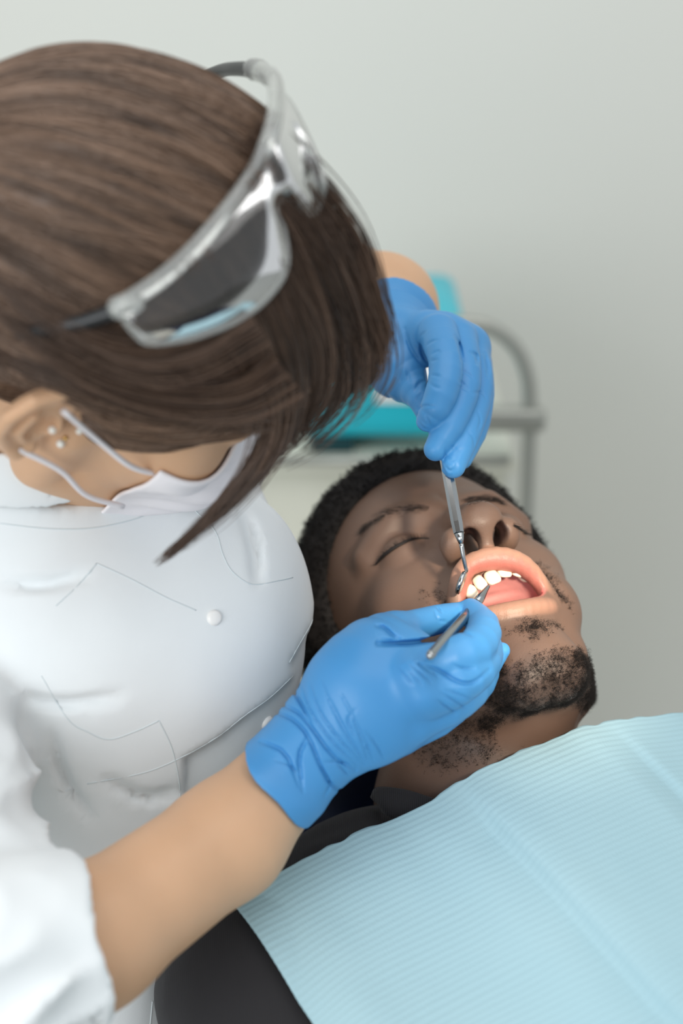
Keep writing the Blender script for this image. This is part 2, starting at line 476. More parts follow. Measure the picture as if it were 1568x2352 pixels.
def head_sdf(p, ears=True):
    q = p.copy(); q[:, 0] = np.abs(q[:, 0])
    d = ell(p, (0, -8.1, 3.4), (7.5, 9.3, 8.2))
    d = smin(d, ell(p, (0, -5.2, -2.6), (6.0, 5.6, 7.4)), 2.3)
    d = smin(d, sph(q, (4.2, -3.0, -2.7), 1.75), 1.8)
    d = smin(d, sph(q, (3.3, -3.0, -6.5), 1.95), 2.2)
    d = smin(d, chain(q, [(5.6, -9, -3, 1.3), (4.7, -8.4, -8.0, 1.2), (2.6, -4.7, -11.0, 1.3), (1.0, -2.8, -12.6, 1.4)]), 1.5)
    d = smin(d, ell(p, (0, -2.4, -12.5), (2.5, 1.75, 1.6)), 1.2)
    d = smin(d, ell(p, (0, -6.3, -10.6), (3.3, 4.2, 1.8)), 1.5)
    d = smin(d, cone(p, (0, -9.6, -6), NECK_B, 5.0, 5.9), 2.2)
    d = smin(d, cone(p, NECK_B, NECK_C, 5.9, 6.4), 2.0)
    d = smin(d, ell(p, (0, -1.9, -7.0), (3.4, 2.55, 3.2)), 1.5)
    d = smin(d, chain(q, [(.7, .25, 1.25, .85), (3.2, .0, 1.75, .85), (5.1, -1.6, 1.3, .7)]), 1.2)
    d = smin(d, ell(p, (0, -2.3, -10.9), (2.5, 1.75, 1.7)), 1.3)
    d = smin(d, sph(q, (3.2, -4.1, -9.3), 1.15), 1.5)
    # eye sockets, closed lids
    d = smax(d, -ell(q, (3.25, 1.05, -.35), (1.9, 1.35, 1.35)), 1.1)
    d = smin(d, sph(q, (3.3, -1.12, -.42), 1.42), .45)
    # nose
    n = chain(p, [(0, .25, .9, .75), (0, 1.2, -1.0, .78), (0, 2.2, -2.6, .88), (0, 2.75, -3.75, 1.12)], .3)
    n = smin(n, ell(q, (.55, 2.7, -3.95), (.85, .95, .9)), .5)
    n = smin(n, ell(q, (1.72, 1.5, -4.05), (.82, 1.15, .85)), .55)
    n = smin(n, cone(p, (0, 2.9, -4.5), (0, 1.5, -5.05), .42, .5), .45)
    d = smin(d, n, .75)
    # nasolabial fold
    d = smax(d, -chain(q, [(2.75, .75, -3.8, .12), (3.4, .0, -5.2, .22), (3.75, -.9, -7.4, .15)]), .9)
    # mouth
    cav = cavity(p)
    d = smax(d, -cav, .35)
    lips = np.minimum(chain(p, UPC), chain(p, LOC)) + .009 * np.sin(p[:, 0] * 12.5 + 1.5 * np.sin(p[:, 2] * 3))
    d = smin(d, lips, .35)
    d = smax(d, -chain(q, [(2.0, .35, -1.55, .05), (3.2, .42, -1.75, .07), (4.3, -.2, -1.55, .05)]), .35)   # lower lid crease
    # nostrils
    d = smax(d, -smin(ell(q, (.95, 2.15, -4.95), (.56, .84, .75)), ell(q, (.8, 1.65, -3.6), (.42, .60, 1.4)), .2), .15)
    if ears:
        e = ell(q, (7.3, -9.8, -1.2), (.75, 1.7, 3.0))
        e = smax(e, -ell(q, (8.05, -9.4, -1.2), (.75, .95, 1.7)), .3)
        d = smin(d, e, .5)
    return d

Vh, Qh = isosurface(lambda p: head_sdf(p), (-14, -21, -25), (9, 5, 13), .13)
Nh = vnormals(Vh, Qh)

def hairline_z(y):
    return np.interp(y, [-12, -9.2, -8.4, -7.4, -6.2, -4.5, -2.5, -.5, .8], [-5, -4.2, -2.8, -.8, 1.8, 3.9, 5.4, 6.5, 6.9])
def beard_mask(V):
    x, y, z = V.T; ax = np.abs(x)
    nz = vnoise(V * 1.1) * .5
    chinpart = np.clip((-12.75 + .1 * ax + .25 * nz - z) / .8, 0, 1) * np.clip((y + 6.6 + nz) / 1.5, 0, 1) * np.clip((z + 15.2) / 1.0, 0, 1)
    # jaw line
    zt = np.interp(ax, [0, 2, 3.5, 4.75, 6], [-12.8, -12.5, -11.1, -9.2, -7.5])
    jaw = np.clip((zt + .5 * nz - z) / .9, 0, 1) * np.clip((z + np.interp(y, [-10, -6, -3], [11, 14.2, 15.2])) / 1.2, 0, 1) * np.clip((y + 9.0) / 1.0, 0, 1)
    soul = np.exp(-(((x - .25) / .55) ** 2 + ((z + 11.1) / .62) ** 2)) * (y > -2.5)
    under = np.exp(-((z + 10.55 - .07 * ax ** 2) / .35) ** 2) * (ax < 2.4) * (y > -2.5) * .55
    mo = np.exp(-((ax - 3.55 + .1 * nz) / .38) ** 2) * ((z < -4.6) & (z > -8.3)) * .8 * (y > -3)
    return np.clip(np.maximum.reduce([chinpart, jaw, soul, under, mo]), 0, 1), jaw, chinpart, soul, under, mo

# colours of the skin itself (lips, gums, stubble, brows), plus painted nostril shade
lipd = np.minimum(chain(Vh, UPC), chain(Vh, LOC))
dU, dL = chain(Vh, UPC), chain(Vh, LOC)
cavv = cavity(Vh)
skin = np.array(srgb(105, 82, 69)); lip = np.array(srgb(166, 124, 103)); inner = np.array(srgb(168, 96, 86)); oral = np.array(srgb(186, 104, 98))
cols = np.tile(skin, (len(Vh), 1))
warm = np.clip(vnoise(Vh * .45) * .5 + .5, 0, 1)[:, None]
cols = cols * (.90 + .2 * warm) * np.array([1 + .0, 1, 1])
def mixc(c, t, w): return c * (1 - w[:, None]) + t * w[:, None]
lw = np.clip((.24 - lipd) / .28, 0, 1) * np.clip((3.05 - np.abs(Vh[:, 0])) / .4, .25, 1) * (Vh[:, 1] > -2.2)
cols = mixc(cols, lip, lw)
# inner wet side of the lips: lower side of the upper lip, inside
upc = np.array(UPC)
ki = np.argmin(((Vh[:, None, :2] - upc[None, :, :2]) ** 2).sum(2) if len(Vh) < 1 else ((Vh[:, None, 0] - upc[None, :, 0]) ** 2), axis=1)
below = np.clip((upc[ki, 2] - .28 - Vh[:, 2]) / .3, 0, 1) * (dU < .2) * (Vh[:, 1] > -2.5)
cols = mixc(cols, inner, below * lw)
ow = np.clip((.25 - np.abs(cavv)) / .2, 0, 1) * np.clip(1 - lw * 2, 0, 1) * (cavv < .35)
ow = np.maximum(ow, (cavv < .05).astype(float) * (lipd > .1))
orc = oral[None] * (1 + .3 * vnoise(Vh * 1.9))[:, None]; orc = orc + (np.array(srgb(214, 150, 146)) - orc) * np.clip((Vh[:, 2] + 7.4) / 1.2, 0, .8)[:, None]
cols = cols * (1 - ow[:, None]) + orc * ow[:, None]
bm, _j, _c, _s, _u, _m = beard_mask(Vh)
cols = mixc(cols, np.array(srgb(50, 42, 38)), np.clip(np.maximum.reduce([_j, _c, _s * .7]), 0, 1) * .62 * (lw < .3))
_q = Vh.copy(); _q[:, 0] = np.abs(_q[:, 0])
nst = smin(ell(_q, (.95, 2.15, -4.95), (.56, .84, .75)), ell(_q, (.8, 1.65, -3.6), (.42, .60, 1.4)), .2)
cols = mixc(cols, np.array(srgb(44, 27, 23)), np.clip((.16 - np.abs(nst)) / .1, 0, 1) * np.clip((Vh[:, 2] + 5.0) / .45, 0, 1) * (Vh[:, 1] < 3.2))  # shade deep in the nostrils, painted into the skin colour
M_pskin = material('dark_brown_skin', skin, .48, attr='tint', var=.07, var_scale=28, bump=.25, bump_scale=900, bump_dist=.0006, sss=.08, sss_r=(.006, .0025, .0015), spec=.42)

patient = thing('person', 'reclining patient in a dark shirt, eyes closed, mouth wide open under the instruments', 'person', tuple(HP((0, -12, -20))))
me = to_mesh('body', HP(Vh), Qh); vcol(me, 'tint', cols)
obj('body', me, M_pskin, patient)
HVw = HP(Vh); BV_head = bvh_of(HVw, Qh)

# ---- hair: close-cropped afro
M_hair = material('black_hair', srgb(26, 23, 22), .75, var=.3, var_scale=300, spec=.25)
def hair_sdf(p):
    q = p.copy(); q[:, 0] = np.abs(q[:, 0])
    c = ell(p, (0, -8.1, 3.4), (7.5, 9.3, 8.2))
    reg = hairline_z(p[:, 1] - 0.0) - p[:, 2]
    reg = reg + .6 * np.clip(np.abs(p[:, 0]) - 3.5, 0, 3) * 0
    th = 1.5 * np.clip(.35 + .3 * (-reg), 0, 1)
    return smax(c - th, reg * .6, .5) + .09 * vnoise(p * 2.2)
Va, Qa = isosurface(hair_sdf, (-10, -20, -6), (10, 4, 14), .22, newton=1)
mobj('hair', HP(Va), Qa, M_hair, patient)
Na = vnormals(Va, Qa)
def curls(V, N, idx, length, rad, turns, thick, taper=.6, k=7, lean=.5):
    m = len(idx); r = np.random.default_rng(5)
    p = V[idx] + (r.random((m, 3)) - .5) * .12; n = N[idx] + r.normal(0, lean, (m, 3)); n /= np.linalg.norm(n, axis=1)[:, None]
    a = np.cross(n, r.normal(0, 1, (m, 3))); a /= np.linalg.norm(a, axis=1)[:, None]; b = np.cross(n, a)
    s = np.linspace(0, 1, k)[None, :, None]
    L = (length * (.6 + .8 * r.random(m)))[:, None, None]; ph = (turns * (.7 + .6 * r.random(m)))[:, None, None] * 2 * np.pi * s
    R = rad * np.minimum(1, s * 3)
    path = p[:, None] + n[:, None] * L * s + R * (np.cos(ph) * a[:, None] + np.sin(ph) * b[:, None]) - R * s * 0
    w = np.full((m, k), thick) * (1 - taper * s[..., 0])
    return path, w
front = np.nonzero((Va[:, 1] > -13) & (Va[:, 2] > -3))[0]
idx = rng.choice(front, 9000)
path, w = curls(Va, Na, idx, .32, .11, 1.3, .028)
Vc, Fc = ribbons(HP(path.reshape(-1, 3)).reshape(path.shape), w * .01)
o = mobj('hair_curl', Vc, Fc, M_hair, patient); o['kind'] = 'stuff'

# ---- beard, moustache, brows, lashes
M_beard = material('beard_hair', srgb(30, 25, 23), .6, spec=.3)
bmv, jaw, chp, soul, und, mo = beard_mask(Vh)
wgt = (np.maximum(jaw, chp) * 1.0 + soul * 2.2 + und * .5 + mo * .55) * (lw < .2) * (ow < .2) * (vnoise(Vh * 2.3) * .9 + .75).clip(.05, 2)
wgt /= wgt.sum()
wgt = wgt * np.where(Vh[:, 0] > -3.5, 1, .35); wgt /= wgt.sum()
idx = rng.choice(len(Vh), 12500, p=wgt)
path, w = curls(Vh, Nh, idx, .22, .075, 1.1, .0085, lean=.9, k=5)
Vc, Fc = ribbons(HP(path.reshape(-1, 3)).reshape(path.shape), w * .01)
o = mobj('beard', Vc, Fc, M_beard, patient); o['kind'] = 'stuff'

def hairs_on(bvh, pix, n, spread, length, dirpx, thick, lift=0., seed=1, curve=.0, out=.35):
    """short hairs rooted along a pixel path on a surface"""
    r = np.random.default_rng(seed); pth = catmull(np.array(pix, float), 60); paths = []
    for i in range(n):
        s = r.random(); c = pth[int(s * 59)] + r.normal(0, 1, 2) * (spread if np.isscalar(spread) else np.interp(s, np.linspace(0, 1, len(spread)), spread))
        p, nn = cast(bvh, *c)
        if p is None: continue
        dp = np.array([np.interp(s, np.linspace(0, 1, len(dirpx)), [a[0] for a in dirpx]), np.interp(s, np.linspace(0, 1, len(dirpx)), [a[1] for a in dirpx])])
        dw = CR @ np.array([dp[0], -dp[1], 0.]); dw /= np.linalg.norm(dw)
        if nn @ (CT - p) < 0: nn = -nn
        dw = dw - nn * (dw @ nn) * .8; dw = dw / np.linalg.norm(dw) + nn * out + r.normal(0, .12, 3); dw /= np.linalg.norm(dw)
        L = length * (.7 + .6 * r.random()); q = np.linspace(0, 1, 5)[:, None]
        paths.append(p + nn * lift + dw * L * q + nn * curve * L * q ** 2)
    paths = np.array(paths)
    return ribbons(paths, np.tile(thick * np.linspace(1, .35, 5), (len(paths), 1)))
V1, F1 = hairs_on(BV_head, [(832, 1222), (850, 1203), (880, 1185), (915, 1172), (960, 1166), (985, 1168)], 210, [3, 4, 5, 6, 5, 3], .005, [(-.7, .8), (-.9, .4), (-1, .1)], .00012)
mobj('eyebrow', V1, F1, M_beard, patient)['kind'] = 'stuff'
V1, F1 = hairs_on(BV_head, [(1062, 1152), (1090, 1146), (1120, 1145), (1150, 1153)], 190, [4, 5, 4, 3], .005, [(.9, -.3), (1, .3)], .00012, seed=2)
mobj('eyebrow', V1, F1, M_beard, patient)['kind'] = 'stuff'
lash = [(863, 1297), (880, 1278), (902, 1261), (925, 1248), (950, 1238), (985, 1237)]
V1, F1 = hairs_on(BV_head, lash, 90, .6, .0036, [(-.8, .3), (-.6, -.6), (0, -1)], .00013, seed=3, out=.5)
mobj('eyelashes', V1, F1, M_beard, patient)['kind'] = 'stuff'
ln = on_surface(BV_head, lash, 24, .0000)
V1, F1 = tube(ln, np.interp(np.linspace(0, 1, len(ln)), [0, .2, .8, 1], [.0006, .0016, .0011, .0004]), 6)
mobj('lash_line', V1, F1, M_beard, patient)
V1, F1 = hairs_on(BV_head, [(1178, 1205), (1190, 1213), (1204, 1224)], 60, 1.5, .0055, [(.6, .3), (1, .3)], .00013, seed=4, out=.5)
mobj('eyelashes', V1, F1, M_beard, patient)['kind'] = 'stuff'

# ---- teeth and tongue
M_tooth = material('tooth_enamel', srgb(240, 228, 205), .22, spec=.6, sss=.2, sss_r=(.003, .002, .0015), var=.03, var_scale=120)
def tooth(c, n, w, hgt, th, kind):
    """c: crown centre in head cm, n: outward direction in xy"""
    u, v = np.meshgrid(np.linspace(0, 2 * np.pi, 20, endpoint=False), np.linspace(-np.pi / 2, np.pi / 2, 11))
    def sp(t, e): return np.sign(t) * np.abs(t) ** e
    e1, e2 = (.55, .6) if kind == 'incisor' else (.75, .75)
    X = w / 2 * sp(np.cos(v), e1) * sp(np.cos(u), e2); Y = th / 2 * sp(np.cos(v), e1) * sp(np.sin(u), e2); Z = hgt / 2 * sp(np.sin(v), e1)
    if kind == 'incisor': Y = Y * (1 - .45 * np.clip(-Z / hgt * 2, -1, 1)) if False else Y * np.interp(Z, [-hgt / 2, hgt / 2], [.45, 1.1])
    if kind == 'canine': f = np.interp(Z, [-hgt / 2, -.1 * hgt, hgt / 2], [.62, 1, .85]); X = X * f; Y = Y * f
    if kind == 'molar': Z = Z + .06 * np.cos(2 * u) * np.cos(v) * (Z < 0)
    t = np.array([n[1], -n[0], 0]); o3 = np.array([n[0], n[1], 0.])
    p = np.asarray(c) + X.reshape(-1, 1) * t + Y.reshape(-1, 1) * o3 + Z.reshape(-1, 1) * np.array([0, 0, 1.])
    F = []
    for i in range(10):
        for j in range(20):
            F.append((i * 20 + j, i * 20 + (j + 1) % 20, (i + 1) * 20 + (j + 1) % 20, (i + 1) * 20 + j))
    return p, F
arch = [(.43, .55, .85, 'incisor'), (1.2, .38, .68, 'incisor'), (1.82, -.05, .76, 'canine'), (2.2, -.72, .70, 'molar'), (2.42, -1.42, .70, 'molar'), (2.6, -2.3, 1.0, 'molar'), (2.7, -3.3, 1.0, 'molar')]
for s in (-1, 1):
    for ax, ay, wd, kd in arch:
        nrm = np.array([s * ax, (ay + 3.2) * .55]); nrm /= np.linalg.norm(nrm)
        hz = 1.05 if kd != 'molar' else .8
        zc = -6.85 if kd == 'incisor' else (-6.85 if kd == 'canine' else -6.6)
        if s > 0: zc += .38
        elif kd != 'incisor': zc -= .05; wd *= 1.12; hz *= 1.08
        p, F = tooth((s * ax, ay + .1, zc), nrm, wd, hz, .62 if kd == 'incisor' else .8, kd)
        mobj('tooth', HP(p), F, M_tooth, patient)
M_tongue = material('tongue', srgb(196, 98, 92), .35, bump=.4, bump_scale=700, spec=.5, sss=.15)
u, v = np.meshgrid(np.linspace(0, 2 * np.pi, 28, endpoint=False), np.linspace(-np.pi / 2, np.pi / 2, 15))
Xt = 1.75 * np.cos(v) * np.cos(u); Yt = 2.3 * np.cos(v) * np.sin(u); Zt = .6 * np.sin(v) - .12 * np.exp(-(Xt / .3) ** 2)
pt = np.stack([Xt + .1, Yt - 3.5, Zt - 9.25], -1).reshape(-1, 3)
Ft = [(i * 28 + j, i * 28 + (j + 1) % 28, (i + 1) * 28 + (j + 1) % 28, (i + 1) * 28 + j) for i in range(14) for j in range(28)]
mobj('tongue', HP(pt), Ft, M_tongue, patient)
# ================================================================== patient's shirt, bib, chair
def cp(u, v, d, r):
    """pixel, depth, pixel radius -> camera-frame point with metric radius"""
    return (*C(u, v, d), r / FPX * d)
DL = np.array([.53, -.56, .63]); DL /= np.linalg.norm(DL)     # towards the patient's feet (camera frame)
def along(q, s): return (*(np.array(q[:3]) + DL * s), q[3])
SH_R = cp(610, 2285, 1.015, 228); SH_M = cp(900, 2110, 1.07, 145); SH_L = cp(1560, 1900, 1.17, 190)
CH_R = cp(880, 2200, 1.07, 320); CH_L = cp(1360, 2010, 1.12, 320)
CHK_R = cp(1080,2290,1.01,340)
def shirt_sdf(p):
    d = smin(cone(p, SH_R[:3], SH_M[:3], SH_R[3], SH_M[3]), cone(p, SH_M[:3], SH_L[:3], SH_M[3], SH_L[3]), .03)
    for c in (CH_R, CH_L):
        e = along(c, .38)
        d = smin(d, cone(p, c[:3], e[:3], c[3], c[3] * 1.02), .05)
    arm = along((*(np.array(SH_R[:3]) + np.array([.012, 0, -.01])), .06), .22)
    d = smin(d, cone(p, SH_R[:3], arm[:3], SH_R[3], .055), .03)
    arm2 = along((*(np.array(SH_L[:3]) + np.array([.05, 0, -.02])), .06), .22)
    d = smin(d, cone(p, SH_L[:3], arm2[:3], SH_L[3], .055), .03)
    # neck opening
    d = smax(d, -cone(p, C(1110, 1640, 1.06), C(1090, 1850, 1.075), .068, .052), .012)
    return d + .0022 * vnoise(p * np.float32(22)) + .0009 * vnoise(p * np.float32(60))
Vs, Qs = isosurface(shirt_sdf, (-.16, -.75, -1.36), (.42, -.10, -.50), .0042, newton=1)
t = NT('dark_grey_knit'); t.b.inputs['Roughness'].default_value = .85; t.b.inputs['Sheen Weight'].default_value = .08
t.b.inputs['Specular IOR Level'].default_value = .2
tc = t.n('ShaderNodeTexCoord'); wv = t.n('ShaderNodeTexWave'); wv.inputs['Scale'].default_value = 260; wv.inputs['Distortion'].default_value = 1.2
t.l(tc.outputs['Object'], wv.inputs[0]); mr = t.n('ShaderNodeMix', data_type='RGBA'); mr.inputs[6].default_value = (*srgb(38, 37, 39), 1); mr.inputs[7].default_value = (*srgb(50, 49, 51), 1)
t.l(wv.outputs[1], mr.inputs[0]); t.l(mr.outputs[2], t.b.inputs['Base Color'])
bp = t.n('ShaderNodeBump'); bp.inputs['Strength'].default_value = .3; bp.inputs['Distance'].default_value = .0006; t.l(wv.outputs[1], bp.inputs['Height']); t.l(bp.outputs[0], t.b.inputs['Normal'])
M_shirt = t.m
shirt = mobj('shirt', W(Vs), Qs, M_shirt, patient)
BV_shirt = bvh_of(W(Vs), Qs)
# knitted collar: folded band around the neck
def collar():
    top = [(850, 1832, 1.065), (866, 1810, 1.05), (930, 1815, 1.038), (1000, 1836, 1.03), (1070, 1850, 1.032), (1150, 1800, 1.05), (1230, 1740, 1.075)]
    bot = [(872, 1850, 1.06), (885, 1872, 1.038), (940, 1895, 1.028), (1005, 1915, 1.025), (1075, 1905, 1.032), (1160, 1850, 1.045), (1240, 1785, 1.07)]
    A = catmull([C(*q) for q in top], 40); Bc = catmull([C(*q) for q in bot], 40)
    rows = []
    for s in np.linspace(0, 1, 9):
        bul = .004 * math.sin(math.pi * s)
        rows.append(A * (1 - s) + Bc * s + np.array([0, 0, bul]))
    th = np.array([0, 0, -.004]); out = rows + [r + th for r in rows[::-1]]
    G = np.array(out); n, m, _ = G.shape; V = G.reshape(-1, 3)
    F = [(i * m + j, i * m + j + 1, ((i + 1) % n) * m + j + 1, ((i + 1) % n) * m + j) for i in range(n) for j in range(m - 1)]
    F.append(tuple(i * m for i in range(n))); F.append(tuple(i * m + m - 1 for i in range(n - 1, -1, -1)))
    return W(V), F
mobj('collar', *collar(), M_shirt, shirt)

# ---- paper bib
t = NT('bib_paper'); t.b.inputs['Roughness'].default_value = .8; t.b.inputs['Specular IOR Level'].default_value = .15
uvn = t.n('ShaderNodeUVMap'); uvn.uv_map = 'uv'
mp = t.n('ShaderNodeMapping'); mp.inputs['Scale'].default_value = (1, 1, 1); t.l(uvn.outputs[0], mp.inputs[0])
nz = t.n('ShaderNodeTexNoise'); nz.inputs['Scale'].default_value = 7; nz.inputs['Detail'].default_value = 4; t.l(mp.outputs[0], nz.inputs['Vector'])
mp2 = t.n('ShaderNodeMapping'); mp2.inputs['Scale'].default_value = (900, 330, 1); t.l(uvn.outputs[0], mp2.inputs[0])
ck = t.n('ShaderNodeTexNoise'); ck.inputs['Scale'].default_value = 1; ck.inputs['Detail'].default_value = 1; t.l(mp2.outputs[0], ck.inputs['Vector'])
mr = t.n('ShaderNodeMix', data_type='RGBA'); mr.inputs[6].default_value = (*srgb(158, 192, 202), 1); mr.inputs[7].default_value = (*srgb(176, 206, 213), 1)
t.l(nz.outputs[0], mr.inputs[0]); t.l(mr.outputs[2], t.b.inputs['Base Color'])
bp = t.n('ShaderNodeBump'); bp.inputs['Strength'].default_value = .35; bp.inputs['Distance'].default_value = .0005; t.l(ck.outputs[0], bp.inputs['Height']); t.l(bp.outputs[0], t.b.inputs['Normal'])
t.b.inputs['Subsurface Weight'].default_value = .0
M_bib = t.m
top = catmull([C(*q) for q in [(530, 2080, .985), (610, 2020, .99), (700, 1972, 1.0), (800, 1925, 1.008), (900, 1880, 1.012), (1000, 1828, 1.012), (1080, 1775, 1.018), (1150, 1742, 1.028), (1220, 1712, 1.04), (1300, 1681, 1.055), (1350, 1668, 1.063), (1440, 1654, 1.078), (1568, 1645, 1.10), (1680, 1655, 1.13)]], 150)
seg = np.r_[0, np.cumsum(np.linalg.norm(np.diff(top, axis=0), axis=1))]
NU, NV = 150, 330; LEN = .40
uu = seg / seg[-1]; vv = np.linspace(0, 1, NV)
def fold_profile(x, c, w, hgt): return hgt * np.clip(1 - np.abs(x - c) / w, 0, 1)
G = np.zeros((NV, NU, 3)); sarc = seg
nrm = np.cross(np.gradient(top, axis=0), DL); nrm /= np.linalg.norm(nrm, axis=1)[:, None]
nrm *= np.sign(nrm[:, 2:3]); nsm = np.mean(nrm, axis=0); nsm /= np.linalg.norm(nsm)
u_f1 = .40; u_f2 = .71
for j, v in enumerate(vv):
    s = v * LEN
    G[j] = top + DL * s
    # drape: chest swells below the collar, sides fall away
    G[j] += nsm * (.010 * math.sin(min(1, v * 1.6) * math.pi * .5) * np.sin(np.pi * np.clip(uu, 0, 1)))[:, None]
# keep the paper on top of the shirt
Gw = W(G.reshape(-1, 3)).reshape(NV, NU, 3)
lift = np.zeros((NV, NU)); nw = CR @ nsm
for j in range(0, NV, 6):
    for i in range(0, NU, 3):
        o_ = Gw[j, i] + nw * .15
        h = BV_shirt.ray_cast(Vector(o_), Vector(-nw))
        if h[0] is not None: lift[j, i] = .15 - h[3] + .007
L0 = lift[::6, ::3]
for _ in range(6):     # paper is stiff: smooth the support height
    Lp = np.pad(L0, 1, mode='edge'); L1 = (Lp[:-2, 1:-1] + Lp[2:, 1:-1] + Lp[1:-1, :-2] + Lp[1:-1, 2:] + 4 * L0) / 8; L0 = np.maximum(L1, L0 * .0 + np.minimum(L0, L1 + .002))
yi = np.clip(np.arange(NV) / 6, 0, L0.shape[0] - 1.001); xi = np.clip(np.arange(NU) / 3, 0, L0.shape[1] - 1.001)
y0 = yi.astype(int); x0 = xi.astype(int); fy = (yi - y0)[:, None]; fx = (xi - x0)[None]
LI = L0[y0][:, x0] * (1 - fy) * (1 - fx) + L0[y0 + 1][:, x0] * fy * (1 - fx) + L0[y0][:, x0 + 1] * (1 - fy) * fx + L0[y0 + 1][:, x0 + 1] * fy * fx
topfade = np.clip(vv / .12, 0, 1)[:, None]
LI = np.maximum(LI, 0.0)
U2, V2 = np.meshgrid(sarc, vv * LEN)
rel = LI + 0
un = U2 / seg[-1]
# creases from folding, ribs of the crepe paper, small wrinkles
def crease(x, c, w, r, hgt): return -hgt * np.where(x < c, np.clip(1 - (c - x) / w, 0, 1) ** 1.3, np.clip(1 - (x - c) / r, 0, 1))
fadev = np.clip(V2 / .04, 0, 1)
rel = rel + crease(un, u_f1, .075, .014, .0065) * fadev + crease(un, u_f2, .05, .012, .0035) * fadev + .003 * np.exp(-((un - .86) / .05) ** 2)
rel = rel + .0035 * np.clip(1 - np.abs(V2 - .21 + .02 * un) / .02, 0, 1)
pn = np.stack([U2.ravel() * 14, V2.ravel() * 10, np.full(U2.size, 3.3)], 1); rel = rel + .0025 * vnoise(pn).reshape(rel.shape)
pn = np.stack([U2.ravel() * 45, V2.ravel() * 30, np.full(U2.size, 8.3)], 1); rel = rel + .0006 * vnoise(pn).reshape(rel.shape)
rib = np.cos(2 * np.pi * (V2 / .0043 + .25 * vnoise(np.stack([U2.ravel() * 20, V2.ravel() * 60, np.zeros(U2.size)], 1)).reshape(rel.shape)))
rel = rel + .00027 * rib
Gw = Gw + nw * rel[..., None]
edge = .0012 * vnoise(np.stack([sarc * 120, np.zeros(NU), np.zeros(NU)], 1))
Gw[0] += (CR @ DL) * edge[:, None]; Gw[1] += (CR @ DL) * edge[:, None] * .5
Gt = Gw; Gb = Gw - nw * .0006
idxg = np.arange(NV * NU).reshape(NV, NU)
q = np.stack([idxg[:-1, :-1], idxg[1:, :-1], idxg[1:, 1:], idxg[:-1, 1:]], -1).reshape(-1, 4)
off = NV * NU; q2 = q[:, ::-1] + off
per = np.concatenate([idxg[0, :], idxg[1:, -1], idxg[-1, -2::-1], idxg[-2:0:-1, 0]]); pn_ = np.roll(per, -1)
q3 = np.stack([per, per + off, pn_ + off, pn_], 1)[:, ::-1]
UVb = np.stack([U2.ravel(), V2.ravel()], 1)
bib = mobj('dental_bib', np.concatenate([Gt.reshape(-1, 3), Gb.reshape(-1, 3)]), np.concatenate([q, q2, q3]), M_bib, None, True, np.concatenate([UVb, UVb]))
tag(bib, "pale blue ribbed paper bib spread over the patient's chest", 'bib')

# ---- dental chair
M_navy = material('navy_upholstery', srgb(14, 26, 58), .28, spec=.5, bump=.1, bump_scale=400)
M_shell = material('chair_shell', srgb(214, 210, 198), .4)
chair = thing('dental_chair', 'dental chair with glossy navy headrest and cream back shell under the patient', 'chair', tuple(P(900, 2000, 1.25)))
AX = np.stack([PM[:, 0], PM[:, 1], PM[:, 2]], 1)
def chair_sdf_head(p):
    q = (p - np.float32(C(890, 1700, 1.215) - PM[:, 1] * .026)) @ np.float32(AX)
    a = np.abs(q) - np.float32([.085, .018, .085]); 
    d = np.linalg.norm(np.maximum(a, 0), axis=1) + np.minimum(a.max(1), 0) - .032
    dd = ell(q, (0, .085, .0), (.105, .092, .2))
    return smax(d, -dd, .02)
Vx, Qx = isosurface(chair_sdf_head, (-.2, -.36, -1.45), (.3, .12, -.98), .005)
mobj('headrest', W(Vx), Qx, M_navy, chair)
BU = -DL; BL = np.array(PM[:, 0]); BL = BL - BU * (BL @ BU); BL /= np.linalg.norm(BL); BF = np.cross(BU, BL); BF *= np.sign(BF[1]); BX = np.stack([BL, BF, BU], 1)
bc = C(1050, 2030, 1.235) + DL * .26 - BF * .024
def back_sdf(p, grow=0.0, dy=0.0):
    q = (p - np.float32(bc)) @ np.float32(BX); q[:, 1] -= dy
    a = np.abs(q) - np.float32([.19 + grow, .012, .24 + grow])
    return np.linalg.norm(np.maximum(a, 0), axis=1) + np.minimum(a.max(1), 0) - .022
lo_, hi_ = bc - .42, bc + .42
Vx, Qx = isosurface(lambda p: back_sdf(p), lo_, hi_, .008)
mobj('backrest', W(Vx), Qx, M_navy, chair)
Vx, Qx = isosurface(lambda p: back_sdf(p, .012, -.04), lo_, hi_, .008)
mobj('back_shell', W(Vx), Qx, M_shell, chair)
stem = [C(905, 1700, 1.25), C(1000, 1900, 1.27), bc - BU * .0 + BX[:, 1] * -.05]
mobj('headrest_stem', *tube(W(catmull(stem, 12)), .016, 12), M_shell, chair)
b0 = W(bc); seat = np.array([b0[0] + .25, b0[1] - .35, .52])
V, F = rbox((seat[0] - .27, seat[1] - .45, .46), (seat[0] + .27, seat[1] + .25, .56), .04); mobj('seat', V, F, M_navy, chair)
V, F = rbox((seat[0] - .16, seat[1] - .25, .05), (seat[0] + .16, seat[1] + .15, .47), .04); mobj('pedestal', V, F, M_shell, chair)
V, F = rbox((seat[0] - .3, seat[1] - .5, 0), (seat[0] + .3, seat[1] + .3, .06), .02); mobj('base_plate', V, F, M_shell, chair)
